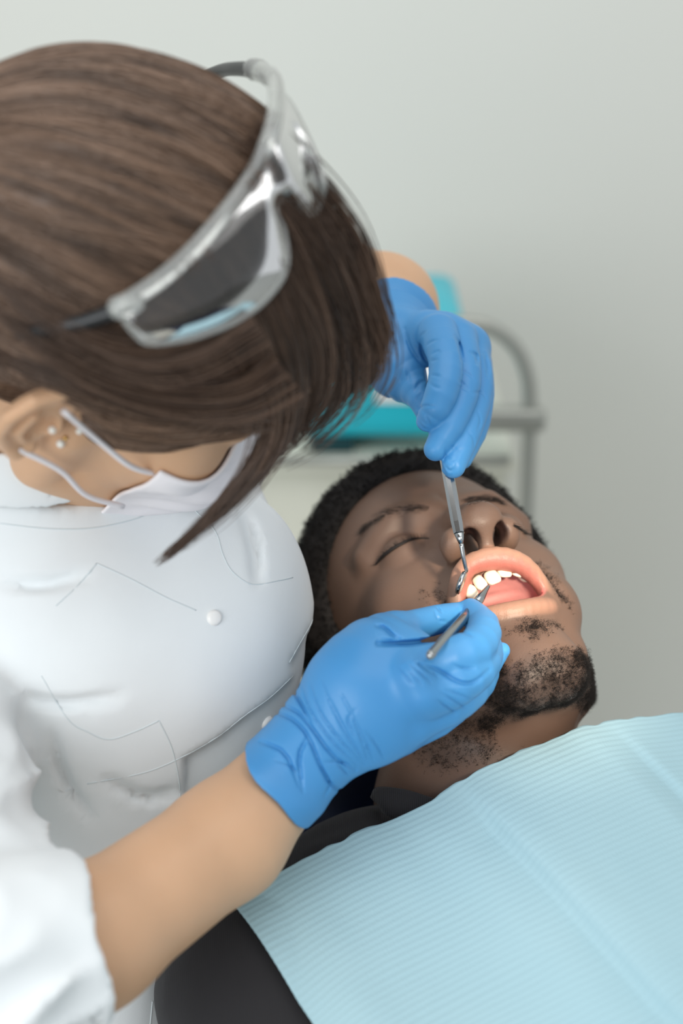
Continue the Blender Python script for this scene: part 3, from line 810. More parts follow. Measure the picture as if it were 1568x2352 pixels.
# ================================================================== dentist
dF = np.array([.90, -.40, -.05]); dF /= np.linalg.norm(dF)
dU = np.array([.25, .55, .80]); dU -= dF * (dU @ dF); dU /= np.linalg.norm(dU)
NOD = math.radians(24)                                                # she bends her head towards the patient
dF, dU = dF * math.cos(NOD) - dU * math.sin(NOD), dU * math.cos(NOD) + dF * math.sin(NOD)
ROLL = math.radians(14); _rz = np.array([[math.cos(ROLL), -math.sin(ROLL), 0], [math.sin(ROLL), math.cos(ROLL), 0], [0, 0, 1]])
dF, dU = _rz @ dF, _rz @ dU
dLf = np.cross(dU, dF)
DM = np.stack([dLf, dF, dU], 1); DS = .0111
DT = C(150, 955, .875) + DM @ (np.array([7.2, 0, 0]) * DS)
def DP(p): return W((np.asarray(p, float) * DS) @ DM.T + DT)          # head cm -> world
def DPc(p): return (np.asarray(p, float) * DS) @ DM.T + DT            # head cm -> camera frame
def DPi(c): return ((np.asarray(c) - DT) @ DM) / DS                   # camera frame -> head cm

def dhead_sdf(q):
    """q head cm; x her left, y forward, z up, origin between the ear canals"""
    s = q.copy(); s[:, 0] = np.abs(s[:, 0])
    d = ell(q, (0, 0.2, 3.6), (7.3, 9.4, 8.0))
    d = smin(d, ell(q, (0, 4.4, -2.2), (6.0, 5.0, 7.2)), 2.2)
    d = smin(d, sph(s, (4.4, 6.6, -2.0), 1.8), 1.6)
    d = smin(d, chain(s, [(5.9, .8, -2.5, 1.2), (5.2, 1.2, -6.6, 1.3), (2.6, 6.4, -9.6, 1.3), (0, 7.8, -10, 1.4)]), 1.8)
    d = smin(d, chain(q, [(0, 9.4, 1.0, .7), (0, 10.6, -1.6, .75), (0, 11.1, -2.6, .95)]), .7)
    d = smin(d, sph(s, (1.2, 10.0, -2.9), .75), .5)
    d = smax(d, -ell(s, (3.1, 10.3, .4), (1.6, 1.2, 1.1)), .9)
    d = smin(d, sph(s, (3.1, 7.9, .2), 1.3), .4)
    d = smin(d, ell(q, (0, 9.0, -5.6), (2.3, 1.1, 1.1)), .7)
    return d
EAR_C = np.array([-7.55, -1.0, -.3])
def ear_sdf(q):
    e = q - np.float32(EAR_C)
    e = e * np.float32([-1, 1, 1])            # x outwards
    ca, sa = math.cos(.5), math.sin(.5)       # the back of the shell stands off the head
    X = e[:, 0] * ca + e[:, 1] * sa; Y = -e[:, 0] * sa + e[:, 1] * ca
    p = np.stack([X, Y, e[:, 2]], 1).astype(np.float32)
    d = ell(p, (.15, -.5, .1), (.36, 1.7, 2.75))
    hel = chain(p, [(.15, 1.0, .9, .26), (.4, .75, 2.2, .3), (.5, -.3, 2.85, .32), (.6, -1.5, 2.3, .34), (.6, -2.1, .9, .33), (.45, -1.9, -.7, .32), (.3, -1.0, -2.0, .36), (.25, -.2, -2.7, .5), (.2, .35, -2.3, .4)])
    d = smin(d, hel, .25)
    d = smin(d, chain(p, [(.5, -.1, 1.7, .2), (.55, -1.0, .9, .26), (.5, -1.05, -.5, .26), (.45, -.4, -1.3, .26)]), .25)
    d = smin(d, ell(p, (.35, .75, -.35), (.35, .35, .6)), .3)
    d = smax(d, -ell(p, (.75, -.05, -.1), (.75, .75, 1.05)), .2)
    d = smax(d, -ell(p, (.75, -.3, 1.5), (.38, .8, .5)), .2)
    return d

# arms, neck: camera frame
FA = [cp(640, 1800, .972, 108), cp(520, 1930, .945, 131), cp(210, 2155, .885, 157), cp(40, 2290, .855, 160)]
UA = [cp(40, 2290, .855, 150), cp(-90, 1990, .915, 140), cp(-150, 1420, 1.05, 130)]
LFA = [cp(905, 780, 1.135, 60), cp(885, 745, 1.17, 92), cp(872, 715, 1.215, 128), cp(800, 700, 1.35, 128)]
LUA = [cp(790, 690, 1.35, 90), cp(560, 900, 1.28, 90), cp(430, 1150, 1.2, 100)]
COL_C = C(30, 925, 1.0); COL_A = np.array([.15, .85, .5]); COL_A /= np.linalg.norm(COL_A)
NECK = [tuple(DPc((-.6, -2.5, -3.0))) + (.050,), (*COL_C, .052), (*(COL_C - COL_A * .10), .06), cp(200, 1400, 1.13, 200)]
TOR = [cp(200, 1330, 1.13, 240), cp(300, 1500, 1.13, 300), cp(270, 1900, 1.13, 280), cp(250, 2500, 1.13, 300)]


HZ = .031                                                            # the hand floats this much nearer than the first measured depths
def nh(u, v, d, r): return cp(u, v, d - HZ, r)
def near_hand(p):
    d = ell(p, C(872, 1600, 1.0 - HZ), (.044, .034, .021), PALM_R)
    d = smin(d, chain(p, [nh(640, 1800, 1.0, 100), nh(765, 1670, 1.003, 100), nh(840, 1610, 1.0, 112)]), .02)
    d = smin(d, chain(p, smooth_pts([nh(800, 1565, 1.0, 80), nh(850, 1490, 1.01, 66), nh(905, 1452, 1.02, 45)], 5)), .018)
    return d
a1 = np.array([.77, .62, -.13]); a1 /= np.linalg.norm(a1); a3 = np.array([.1, .05, 1.0]); a3 -= a1 * (a3 @ a1); a3 /= np.linalg.norm(a3); a2 = np.cross(a3, a1)
PALM_R = np.stack([a1, a2, a3], 1)
N_FING = [
    [nh(890, 1460, 1.02, 46), nh(950, 1438, 1.03, 39), nh(1010, 1424, 1.044, 36), nh(1054, 1412, 1.058, 29)],                      # thumb
    [nh(960, 1542, .988, 54), nh(1040, 1512, .992, 53), nh(1094, 1484, 1.002, 46), nh(1110, 1440, 1.028, 38), nh(1080, 1402, 1.056, 28)],   # index
    [nh(985, 1600, .988, 54), nh(1050, 1568, .990, 52), nh(1102, 1532, 1.006, 44), nh(1118, 1490, 1.04, 37), nh(1095, 1440, 1.06, 30)],  # middle
    [nh(960, 1648, .996, 50), nh(1030, 1616, 1.002, 50), nh(1086, 1574, 1.018, 47), nh(1112, 1530, 1.045, 36), nh(1105, 1475, 1.06, 28)],  # ring
    [nh(925, 1682, 1.008, 46), nh(1010, 1645, 1.020, 42), nh(1080, 1585, 1.043, 36), nh(1125, 1525, 1.05, 27), nh(1152, 1494, 1.05, 19)]]  # little finger
N_FING = [smooth_pts(c, 10) for c in N_FING]
AXN = np.array([.777, .63, 0.])
def _z5(*L): return [[(550 + .4145 * x, 1340 + .4145 * y) for x, y in l] for l in L]
G_GAP = [[(868, 1478), (900, 1478), (950, 1476), (1005, 1466), (1062, 1442)]]
G_STRONG = _z5([(760, 235), (800, 245), (845, 285), (880, 305)], [(1000, 450), (1100, 480), (1180, 530), (1250, 555), (1310, 540), (1380, 480)],
    [(210, 720), (300, 760), (380, 850), (480, 1080), (560, 1150)], [(250, 680), (330, 720), (400, 800), (520, 960), (640, 1030)], [(120, 880), (250, 940), (330, 1120)], [(380, 850), (330, 960), (350, 1150)], [(300, 600), (360, 700), (400, 800)])
G_FINE = _z5([(770, 305), (840, 312), (900, 300)], [(1080, 150), (1100, 200), (1150, 215)], [(1090, 130), (1120, 160)], [(1195, 262), (1240, 272), (1290, 292)], [(1180, 450), (1240, 470), (1300, 470)],
    [(880, 470), (960, 560)], [(910, 460), (1010, 560)], [(940, 440), (1060, 550)], [(980, 440), (1100, 520)], [(1120, 610), (1190, 650), (1250, 690)], [(1100, 650), (1200, 720)], [(1150, 590), (1280, 640)],
    [(350, 580), (390, 700), (520, 880), (650, 1010)], [(390, 560), (440, 700), (560, 870), (690, 1000)], [(450, 540), (510, 680), (600, 850), (700, 990)], [(560, 610), (620, 720), (680, 880), (720, 1000)], [(500, 640), (580, 800), (700, 1000)],
    [(640, 760), (700, 880), (740, 980)], [(700, 820), (760, 900), (800, 970)], [(470, 990), (560, 990), (600, 1000)], [(200, 980), (280, 1010), (340, 1080)], [(450, 1010), (500, 1100), (470, 1180)], [(540, 1000), (600, 1060)], [(640, 700), (600, 760), (640, 850)])
def near_glove(p):
    d = near_hand(p)
    f = None
    for i, c in enumerate(N_FING):
        e = chain(p, c)
        f = e if f is None else smin(f, e, .0022)
    d = smin(d, f, .0065)
    # web between thumb and index finger
    d = smin(d, cone(p, C(885, 1536, 1.005 - HZ), C(955, 1532, 1.0 - HZ), .0125, .0115), .012)
    # gauntlet
    cuff = chain(p, [nh(600, 1834, .99, 124), nh(648, 1792, .996, 118), nh(735, 1700, 1.002, 103)])
    d = smin(d, cuff, .008)
    for u, v, dd, r in [(970, 1602, .974, 14), (945, 1548, .974, 12)]:      # knuckles
        d = smin(d, sph(p, C(u, v, dd - HZ), r / FPX), .018)
    q = p - np.float32(C(765, 1670, 1.0 - HZ))
    a = q @ np.float32(AXN); b = q @ np.float32([-.63, .777, 0]); z = q[:, 2]
    # loose film at the wrist
    ww = np.exp(-((a + .022) / .024) ** 2)
    d = d - .0016 * ww * vnoise(np.stack([a * 90 + b * 30, b * 24 - 3, z * 30], 1)) - .0004 * vnoise(q * np.float32(60))
    d = d + groove(p, G_GAP, .0055, 7) + groove(p, G_STRONG, .0024, 5.5) + groove(p, G_FINE, .0012, 3.2)
    # cuff edge: cut square to the arm, a little wavy
    cut = -(p - np.float32(C(641, 1802, .995 - HZ))) @ np.float32([.77, .62, .12]) - .0012 * np.sin(b * 150)
    return np.maximum(d, cut)

F_FING = [
    [cp(1005, 768, 1.094, 48), cp(1020, 815, 1.072, 41), cp(1023, 870, 1.060, 39), cp(1003, 930, 1.055, 37), cp(980, 966, 1.058, 25)],
    [cp(1050, 782, 1.106, 46), cp(1064, 840, 1.086, 40), cp(1063, 900, 1.074, 38), cp(1033, 975, 1.062, 36), cp(1000, 1032, 1.058, 27)],
    [cp(1080, 800, 1.124, 42), cp(1094, 850, 1.104, 36), cp(1097, 910, 1.090, 34), cp(1073, 990, 1.072, 33), cp(1041, 1070, 1.060, 28)],
    [cp(1090, 815, 1.146, 36), cp(1104, 870, 1.128, 29), cp(1106, 920, 1.116, 27), cp(1092, 990, 1.10, 27), cp(1062, 1055, 1.086, 22)]]
F_FING = [smooth_pts(c, 10) for c in F_FING]
F_THUMB = smooth_pts([cp(880, 800, 1.13, 75), cp(912, 848, 1.12, 70), cp(945, 880, 1.112, 50), cp(966, 915, 1.10, 32), cp(985, 960, 1.098, 24)], 9)
def _z3(*L): return [[(800 + .3189 * x, 520 + .3189 * y) for x, y in l] for l in L]
GF_STRONG = _z3([(410, 740), (440, 860), (500, 960), (560, 1010)], [(520, 800), (530, 900), (570, 990)], [(880, 905), (920, 930), (928, 985)], [(480, 1190), (510, 1130), (560, 1110)], [(770, 790), (800, 860), (820, 960)], [(980, 920), (1000, 1000), (1005, 1080)])
GF_FINE = _z3([(560, 860), (600, 830), (650, 815)], [(600, 920), (640, 900), (660, 905)], [(590, 970), (640, 960)], [(585, 1130), (620, 1155), (655, 1165)], [(600, 1070), (660, 1080)], [(490, 1250), (530, 1200)],
    [(490, 1390), (540, 1450), (585, 1460)], [(500, 1310), (560, 1290), (640, 1300)], [(560, 1370), (590, 1430)], [(820, 1040), (870, 1070), (910, 1110)], [(790, 1150), (850, 1180), (895, 1210)], [(800, 1110), (880, 1190)],
    [(905, 1195), (960, 1200), (990, 1240)], [(930, 1330), (950, 1400), (930, 1470)], [(860, 1480), (900, 1530), (900, 1600)], [(700, 1640), (740, 1690), (780, 1660), (800, 1600)], [(690, 1720), (730, 1760), (760, 1740)], [(740, 1580), (790, 1620), (830, 1600)], [(660, 1700), (700, 1780)], [(780, 1700), (760, 1780)], [(700, 1600), (690, 1680)],
    [(380, 1040), (400, 1120)], [(420, 1030), (440, 1120)], [(270, 1210), (340, 1250)], [(520, 790), (550, 760)])
def far_glove(p):
    d = chain(p, smooth_pts([cp(893, 785, 1.14, 60), cp(1000, 768, 1.112, 57), cp(1068, 800, 1.128, 58)], 6))
    d = smin(d, cone(p, C(955, 835, 1.13), C(1045, 850, 1.13), .018, .018), .012)
    d = smin(d, chain(p, F_THUMB), .010)
    f = None
    for c in F_FING:
        e = chain(p, c)
        f = e if f is None else smin(f, e, .0022)
    d = smin(d, f, .006)
    cuff = chain(p, [cp(868, 700, 1.215, 152), cp(885, 742, 1.172, 126), cp(902, 785, 1.135, 84)])
    cutp = -(p - np.float32(C(890, 752, 1.160))) @ np.float32([.12, -.35, .9])
    d = smin(d, np.maximum(cuff, cutp), .008)
    q = p - np.float32(C(1000, 860, 1.09))
    d = d - .0004 * vnoise(q * np.float32(55))
    return d + groove(p, GF_STRONG, .0014, 5.0) + groove(p, GF_FINE, .0007, 3.6)

def body_sdf(p):
    q = DPi(p).astype(np.float32)
    d = np.full(len(p), 1.0, np.float32)
    near = (np.abs(q - np.float32([0, 0, -2])) < np.float32([12, 15, 16])).all(1)
    d[near] = dhead_sdf(q[near]) * DS
    far_ = ~near
    d[far_] = (np.linalg.norm(q[far_] - np.float32([0, 0, 0]), axis=1) - 11.0) * DS
    d = smin(d, chain(p, NECK, .01), .02)
    d = smin(d, chain(p, [(*c[:3], c[3] * .82) for c in TOR], .02), .03)
    d = smin(d, chain(p, FA + UA[1:], .012), .01)
    d = smin(d, chain(p, LFA + LUA[1:], .012), .01)
    # hands, inside the gloves
    d = smin(d, near_hand(p) + .0075, .006)
    for c in N_FING: d = smin(d, chain(p, [(*k[:3], k[3] * .7) for k in c[::3]]), .003)
    hf = chain(p, [cp(893, 785, 1.14, 46), cp(1000, 768, 1.112, 46), cp(1068, 800, 1.128, 46)])
    for c in F_FING + [F_THUMB]: hf = smin(hf, chain(p, [(*k[:3], k[3] * .7) for k in c[::3]]), .003)
    return smin(d, hf, .006)

M_skin = material('fair_skin', srgb(207, 166, 132), .5, var=.05, var_scale=22, bump=.12, bump_scale=600, bump_dist=.0005, sss=.12, sss_r=(.010, .004, .0025), spec=.35)
dentist = thing('person', 'dentist in white coat, mask and blue gloves bending over the patient', 'person', tuple(P(270, 2000, 1.12)))
Vd, Qd = isosurface(body_sdf, (-.42, -.52, -1.46), (.14, .32, -.76), .0034)
obj('body', to_mesh('body', W(Vd), Qd), M_skin, dentist)
BV_body = bvh_of(W(Vd), Qd)
Ve, Qe = isosurface(lambda q: smax(ear_sdf(q), q[:, 0] + 6.3, .1), (-11, -5, -5), (-6, 3, 5), .09)
mobj('ear', DP(Ve), Qe, M_skin, dentist)

# ---- gloves
t = NT('blue_nitrile'); t.b.inputs['Base Color'].default_value = (*srgb(70, 143, 200), 1); t.b.inputs['Roughness'].default_value = .42
t.b.inputs['Specular IOR Level'].default_value = .45; t.b.inputs['Subsurface Weight'].default_value = .1; t.b.inputs['Subsurface Radius'].default_value = (.002, .004, .008); t.b.inputs['Subsurface Scale'].default_value = 1
tc = t.n('ShaderNodeTexCoord'); nz = t.n('ShaderNodeTexNoise'); nz.inputs['Scale'].default_value = 160; nz.inputs['Detail'].default_value = 5; nz.inputs['Distortion'].default_value = 1.5
t.l(tc.outputs['Object'], nz.inputs['Vector']); bp = t.n('ShaderNodeBump'); bp.inputs['Strength'].default_value = .08; bp.inputs['Distance'].default_value = .0012
t.l(nz.outputs[0], bp.inputs['Height']); t.l(bp.outputs[0], t.b.inputs['Normal'])
M_glove = t.m
Vg, Qg = isosurface(near_glove, C(560, 1920, 1.0) - .03, C(1190, 1360, 1.0) + np.array([.03, .03, .03]), .00095) if False else isosurface(near_glove, (-.065, -.20, -1.06), (.115, -.04, -.90), .0010)
mobj('glove', W(Vg), Qg, M_glove, dentist)
Vg2, Qg2 = isosurface(far_glove, (.0, .02, -1.28), (.115, .165, -1.02), .0010)
mobj('glove', W(Vg2), Qg2, M_glove, dentist)
BV_g1 = bvh_of(W(Vg), Qg)

# ---- white coat
SLEEVE = [cp(-150, 1380, 1.05, 190), cp(-130, 1700, .97, 190), cp(-80, 2000, .91, 200), cp(0, 2230, .85, 220)]
CUT_P = C(178, 2140, .885); CUT_N = np.array([.70, .46, -.55]); CUT_N = np.array([.90, .08, -.40]); CUT_N /= np.linalg.norm(CUT_N)
def coat_sdf(p):
    d = chain(p, smooth_pts([cp(130, 1250, 1.12, 260), cp(300, 1330, 1.13, 315), cp(345, 1470, 1.12, 335), cp(290, 1780, 1.09, 310), cp(200, 2100, 1.075, 255), cp(160, 2500, 1.07, 250)], 10))
    d = smin(d, ell(p, C(450, 1440, 1.06), (.070, .085, .070)), .05)
    d = smin(d, ell(p, C(150, 1480, 1.03), (.075, .085, .065)), .05)
    # shoulders, and the yoke up to the neck
    d = smin(d, chain(p, [cp(-40, 1280, 1.08, 200), cp(170, 1180, 1.12, 170), cp(400, 1200, 1.16, 200)]), .035)
    d = smin(d, cone(p, COL_C - COL_A * .02, COL_C - COL_A * .12 + np.array([.03, 0, 0]), .062, .085), .03)
    top = (p - np.float32(COL_C - COL_A * .026)) @ np.float32(COL_A)
    nb_ = np.linalg.norm(p - np.float32(COL_C), axis=1) < .12
    d = np.where(nb_, smax(d, top, .006), d)
    d = smin(d, chain(p, [cp(400, 1190, 1.19, 170), cp(560, 900, 1.28, 115), cp(740, 715, 1.35, 115)]), .03)
    # broad folds
    d = d + .004 * vnoise(p * np.float32([7, 16, 9])) + .0016 * vnoise(p * np.float32([26, 18, 20])) + groove(p, COAT_G, .006, 16) + inside_step(p, COAT_UNDER, .006, 7)
    a = p - np.float32(C(0, 2000, .92))
    cr = 1 - np.abs(vnoise(np.stack([a[:, 0] * 24 + a[:, 1] * 12, a[:, 1] * 42 - a[:, 0] * 20, a[:, 2] * 20], 1)))
    dis = -.009 * (cr ** 2 - .6) - .0022 * vnoise(a * np.float32(60))
    s = chain(p, smooth_pts(SLEEVE[:4], 7)) + dis
    e = cone(p, C(-60, 2190, .85), C(225, 2162, .882), 232 / FPX * .85, 216 / FPX * .882) + dis * .35
    e = np.maximum(e, (p - np.float32(CUT_P)) @ np.float32(CUT_N) - .004 * np.sin(p[:, 1] * 75 + 1))
    s = smin(s, e, .004)
    s = np.maximum(s, -np.maximum(chain(p, [(*c[:3], c[3] + .004) for c in FA[1:4]]), -((p - np.float32(CUT_P)) @ np.float32(CUT_N)) - .007))
    return smin(d, s, .008)
COAT_UNDER = [(745, 1375), (728, 1385), (715, 1430), (690, 1475), (664, 1522), (672, 1553), (620, 1602), (560, 1645), (500, 1692), (420, 1738), (420, 2000), (900, 2000), (900, 1375)]
COAT_G = [[(250, 1790), (330, 1830), (400, 1820)], [(120, 1690), (150, 1790), (210, 1880)], [(560, 1180), (585, 1260), (590, 1330)], [(40, 1130), (140, 1150), (300, 1120)], [(55, 1595), (140, 1615), (270, 1600)], [(0, 1335), (90, 1345), (190, 1325)]]
Vk, Qk = isosurface(coat_sdf, (-.36, -.50, -1.44), (.06, .16, -.78), .0042)
M_coat = material('white_cotton_coat', srgb(232, 236, 237), .8, var=.012, var_scale=30, bump=.1, bump_scale=1400, bump_dist=.0005, spec=.15, sheen=.05)
coat = mobj('coat', W(Vk), Qk, M_coat, dentist)
BV_coat = bvh_of(W(Vk), Qk)
def seam(name, pts, r=.0004, n=40, lift=.0):
    c = on_surface(BV_coat, pts, n, lift)
    if len(c) < 3: return
    return mobj(name, *tube(c, r, 6), M_seam, coat)
M_seam = material('seam_thread', srgb(214, 222, 224), .8)
seam('seam', [(0, 1202), (110, 1214), (210, 1213), (300, 1195), (360, 1172)])
seam('seam', [(405, 1135), (455, 1180), (495, 1222), (512, 1275), (535, 1315), (580, 1342), (640, 1333), (672, 1326)])
seam('seam', [(728, 1385), (715, 1430), (690, 1475), (664, 1522)])
seam('seam', [(672, 1553), (620, 1602), (560, 1645), (500, 1692), (420, 1738), (330, 1775), (200, 1800)])
seam('seam', [(222, 1294), (178, 1345), (128, 1392)])
seam('seam', [(222, 1294), (300, 1330), (380, 1372), (450, 1402)])
seam('seam', [(95, 1552), (155, 1650), (200, 1680), (250, 1698), (310, 1680), (365, 1655)])
seam('seam', [(365, 1655), (395, 1720), (412, 1800), (412, 1850)])
seam('seam', [(350, 2300), (345, 2352), (340, 2400)])
M_button = material('button_white', srgb(244, 243, 240), .3)
for bu, bv in [(492, 1419), (613, 1660)]:
    c, nn = cast(BV_coat, bu, bv)
    if c is None: continue
    if nn @ (CT - c) < 0: nn = -nn
    prof = [(0, .0022), (.0028, .0021), (.0040, .0016), (.0046, .0006), (.0046, -.001)]
    tx = np.cross(nn, [0, 0, 1.]); tx /= np.linalg.norm(tx); ty = np.cross(nn, tx); V = []; F = []
    for r, h in prof:
        for k in range(24): V.append(c + nn * h + r * (math.cos(k * math.pi / 12) * tx + math.sin(k * math.pi / 12) * ty))
    for i in range(len(prof) - 1):
        for k in range(24): F.append((i * 24 + k, i * 24 + (k + 1) % 24, (i + 1) * 24 + (k + 1) % 24, (i + 1) * 24 + k))
    mobj('button', V, F, M_button, coat)
# stand-up collar
def collar_sdf(p):
    d = np.abs(cone(p, COL_C + COL_A * .03, COL_C - COL_A * .06, .067, .072)) - .0018
    h = (p - np.float32(COL_C - COL_A * .011)) @ np.float32(COL_A) + .001 * np.sin(p[:, 0] * 60)
    return smax(d, np.abs(h) - .017, .003)
Vc_, Qc_ = isosurface(collar_sdf, COL_C - .09, COL_C + .09, .0022)
mobj('collar_band', W(Vc_), Qc_, M_coat, coat)
# ---- hair
t = NT('brown_hair'); t.b.inputs['Roughness'].default_value = .40; t.b.inputs['Specular IOR Level'].default_value = .55
at = t.n('ShaderNodeAttribute', attribute_name='tint'); t.l(at.outputs['Color'], t.b.inputs['Base Color'])
M_brown = t.m
def dhair_sdf(q):
    d = ell(q, (0, -.3, 4.0), (8.5, 10.5, 9.0))
    d = smin(d, ell(q, (0, -7, 0), (6.8, 5, 6.5)), 2)
    d = smin(d, ell(q, (0, 8.0, 4.2), (5.4, 2.8, 3.3)), 2)           # fringe
    # clear the face and the ears
    d = smax(d, -ell(q, (0, 9.5, -4.2), (8.0, 6.6, 7.2)), .8)
    s = q.copy(); s[:, 0] = np.abs(s[:, 0])
    d = smax(d, -ell(q, (-8.6, -.8, -1.6), (3, 3.2, 3.6)), .6)
    d = smax(d, -(q[:, 2] + 6.5), .5)
    ang = np.arctan2(q[:, 0], q[:, 2] - 3) 
    st = vnoise(np.stack([ang * 9, q[:, 1] * .22, np.full(len(q), .5)], 1)) + .5 * vnoise(np.stack([ang * 26, q[:, 1] * .3, np.full(len(q), 2.5)], 1))
    return d - .22 * st
Vq, Qq = isosurface(dhair_sdf, (-11, -14, -8), (11, 14, 15), .17, newton=1)
me = to_mesh('hair', DP(Vq), Qq)
def haircol(V, r):
    ang = np.arctan2(V[:, 0], V[:, 2] - 3)
    n = vnoise(np.stack([ang * 30, V[:, 1] * .3, np.zeros(len(V))], 1)) * .5 + .5
    a = np.array(srgb(58, 44, 35)); b = np.array(srgb(146, 117, 96))
    return a + (b - a) * np.clip(n * .7 + r * .3, 0, 1)[:, None]
vcol(me, 'tint', haircol(Vq, .5)); obj('hair', me, M_brown, dentist)
BV_hairc = bvh_of(Vq, Qq)
# strands combed from the forehead to the back, lying on the hair
def comb_strands(n):
    r = np.random.default_rng(11); paths = []; k = 18
    A0 = np.array([0, 9.0, 5.0]); B0 = np.array([0, -11.5, 1.0]); cen = np.array([0, -1.0, 4.0])
    th = r.uniform(-2.35, 2.35, n); t0 = r.uniform(.02, .55, n); t1 = t0 + r.uniform(.25, .5, n)
    ax = (B0 - A0) / np.linalg.norm(B0 - A0); up = np.array([0, 0, 1.]); up -= ax * (up @ ax); up /= np.linalg.norm(up); sd = np.cross(ax, up)
    for i in range(n):
        s = np.linspace(t0[i], min(t1[i], .98), k); pts = []
        jit = th[i] + .05 * np.sin(s * 9 + i)
        lift = .02 + .22 * r.random() ** 2
        ok = True
        for s_, a_ in zip(s, jit):
            o_ = A0 + (B0 - A0) * s_
            dr = up * math.cos(a_) + sd * math.sin(a_)
            h = BV_hairc.ray_cast(Vector(o_ + dr * 16), Vector(-dr), 15)
            if h[0] is None: ok = False; break
            pts.append(np.array(h[0]) + dr * lift)
        if ok: paths.append(pts)
    return np.array(paths)
paths = comb_strands(4200)
kk = paths.shape[1]
# smooth
for _ in range(2): paths[:, 1:-1] = (paths[:, :-2] + 2 * paths[:, 1:-1] + paths[:, 2:]) / 4
w = np.tile(np.sin(np.linspace(.25, np.pi - .1, kk)), (len(paths), 1)) * rng.uniform(.018, .045, len(paths))[:, None]
V, F = ribbons(DP(paths.reshape(-1, 3)).reshape(paths.shape), w * DS)
me = to_mesh('hair_strand', V, F)
rr = np.repeat(rng.random(len(paths)), kk * 3); vcol(me, 'tint', haircol(np.repeat(paths.reshape(-1, 3), 3, axis=0), rr))
o = obj('hair_strand', me, M_brown, dentist); o['kind'] = 'stuff'

# loose fringe and long locks falling over the face (guides through measured points with their depths)
BV_hairw = bvh_of(DP(Vq), Qq)
def rest_on_hair(guide, gap=.005):
    g = [(u, v, d) for u, v, d in catmull(np.array(guide, float), 14)]; dl = []
    for u, v, d in g:
        p_, _ = cast(BV_hairw, u, v); dl.append(np.nan if p_ is None else (-((p_ - CT) @ CR)[2] - gap) - d)
    dl = np.array(dl); ok = ~np.isnan(dl); x = np.arange(len(g))
    if not ok.any(): return guide
    dl = np.interp(x, x[ok], dl[ok])
    for _ in range(2): dl[1:-1] = np.minimum(dl[1:-1], (dl[:-2] + dl[2:]) / 2)
    return [(u, v, d + e) for (u, v, d), e in zip(g, dl)]
def lock(guide, n, spread, thick, seed, k=26, tipspread=.16):
    r = np.random.default_rng(seed); g = catmull([C(*q) for q in guide], k); out = []
    tt = np.gradient(g, axis=0); tt /= np.linalg.norm(tt, axis=1)[:, None]
    side = np.cross(tt, [0, 0, 1.]); side /= np.linalg.norm(side, axis=1)[:, None]
    s = np.linspace(0, 1, k)
    for i in range(n):
        a, b = r.normal(0, 1, 2); e = 1 - s * (1 - tipspread)
        cut = r.uniform(.72, 1.0)
        pth = g + side * (a * spread * e)[:, None] + np.array([0, 0, 1.]) * (b * spread * .5 * e)[:, None] + side * (.0015 * np.sin(s * 5 + r.random() * 6))[:, None]
        ss = s * cut; j = np.clip(ss * (k - 1), 0, k - 1.001); j0 = j.astype(int); f = (j - j0)[:, None]
        out.append(pth[j0] * (1 - f) + pth[j0 + 1] * f)
    return np.array(out), np.tile(np.interp(s, [0, .6, 1], [1, .9, .25]), (n, 1)) * thick
LOCKS = [
    ([(560, 330, .93), (690, 430, .925), (790, 540, .93), (850, 680, .945), (880, 790, .96), (845, 880, .965)], 240, .0075),
    ([(570, 380, .91), (690, 500, .905), (790, 640, .915), (840, 760, .935), (850, 850, .95), (790, 930, .955)], 240, .0075),
    ([(560, 430, .895), (680, 560, .89), (760, 700, .90), (800, 830, .925), (770, 920, .94), (700, 1010, .945)], 240, .0075),
    ([(540, 480, .885), (640, 620, .88), (710, 760, .89), (730, 880, .915), (680, 990, .93), (610, 1080, .94)], 240, .007),
    ([(520, 520, .88), (600, 660, .875), (650, 790, .885), (670, 900, .905), (635, 1020, .92), (540, 1140, .93), (440, 1230, .94), (370, 1290, .95)], 200, .0052),
    ([(490, 560, .88), (570, 700, .87), (625, 830, .88), (640, 930, .90), (600, 1050, .915), (510, 1165, .925), (410, 1255, .94), (355, 1300, .95)], 150, .004),
    ([(430, 600, .88), (520, 730, .868), (580, 840, .87), (610, 930, .885), (590, 1010, .90)], 160, .006),
    ([(630, 820, .872), (540, 880, .868), (400, 890, .865), (250, 860, .868), (100, 790, .885), (-40, 700, .92)], 200, .010),
    ([(600, 900, .885), (480, 925, .875), (330, 915, .872), (180, 870, .874), (40, 830, .89), (-60, 800, .92)], 200, .006),
    ([(740, 560, .93), (820, 720, .93), (868, 830, .94), (835, 920, .95), (760, 1000, .955)], 36, .010),
    ([(700, 640, .91), (780, 800, .92), (790, 910, .93), (720, 1010, .94), (640, 1070, .945)], 36, .012),
    ([(560, 820, .88), (615, 940, .89), (590, 1060, .90), (500, 1180, .92), (430, 1240, .93)], 26, .009),
    ([(640, 560, .90), (740, 740, .91), (760, 860, .925), (700, 980, .935), (660, 1010, .94)], 40, .014),
    ([(560, 700, .868), (420, 790, .855), (280, 800, .855), (120, 730, .868), (-40, 620, .9)], 160, .012)]
allp, allw = [], []
for i, (g, n, sp) in enumerate(LOCKS):
    p_, w_ = lock(rest_on_hair(g), n, sp, .00032, 20 + i); allp.append(p_); allw.append(w_)
allp = np.concatenate(allp); allw = np.concatenate(allw)
V, F = ribbons(W(allp.reshape(-1, 3)).reshape(allp.shape), allw)
me = to_mesh('hair_lock', V, F)
rr = np.repeat(rng.random(len(allp)), allp.shape[1] * 3)
vcol(me, 'tint', np.array(srgb(58, 44, 36)) + (np.array(srgb(112, 88, 72)) - np.array(srgb(58, 44, 36))) * rr[:, None])
o = obj('hair_lock', me, M_brown, dentist); o['kind'] = 'stuff'

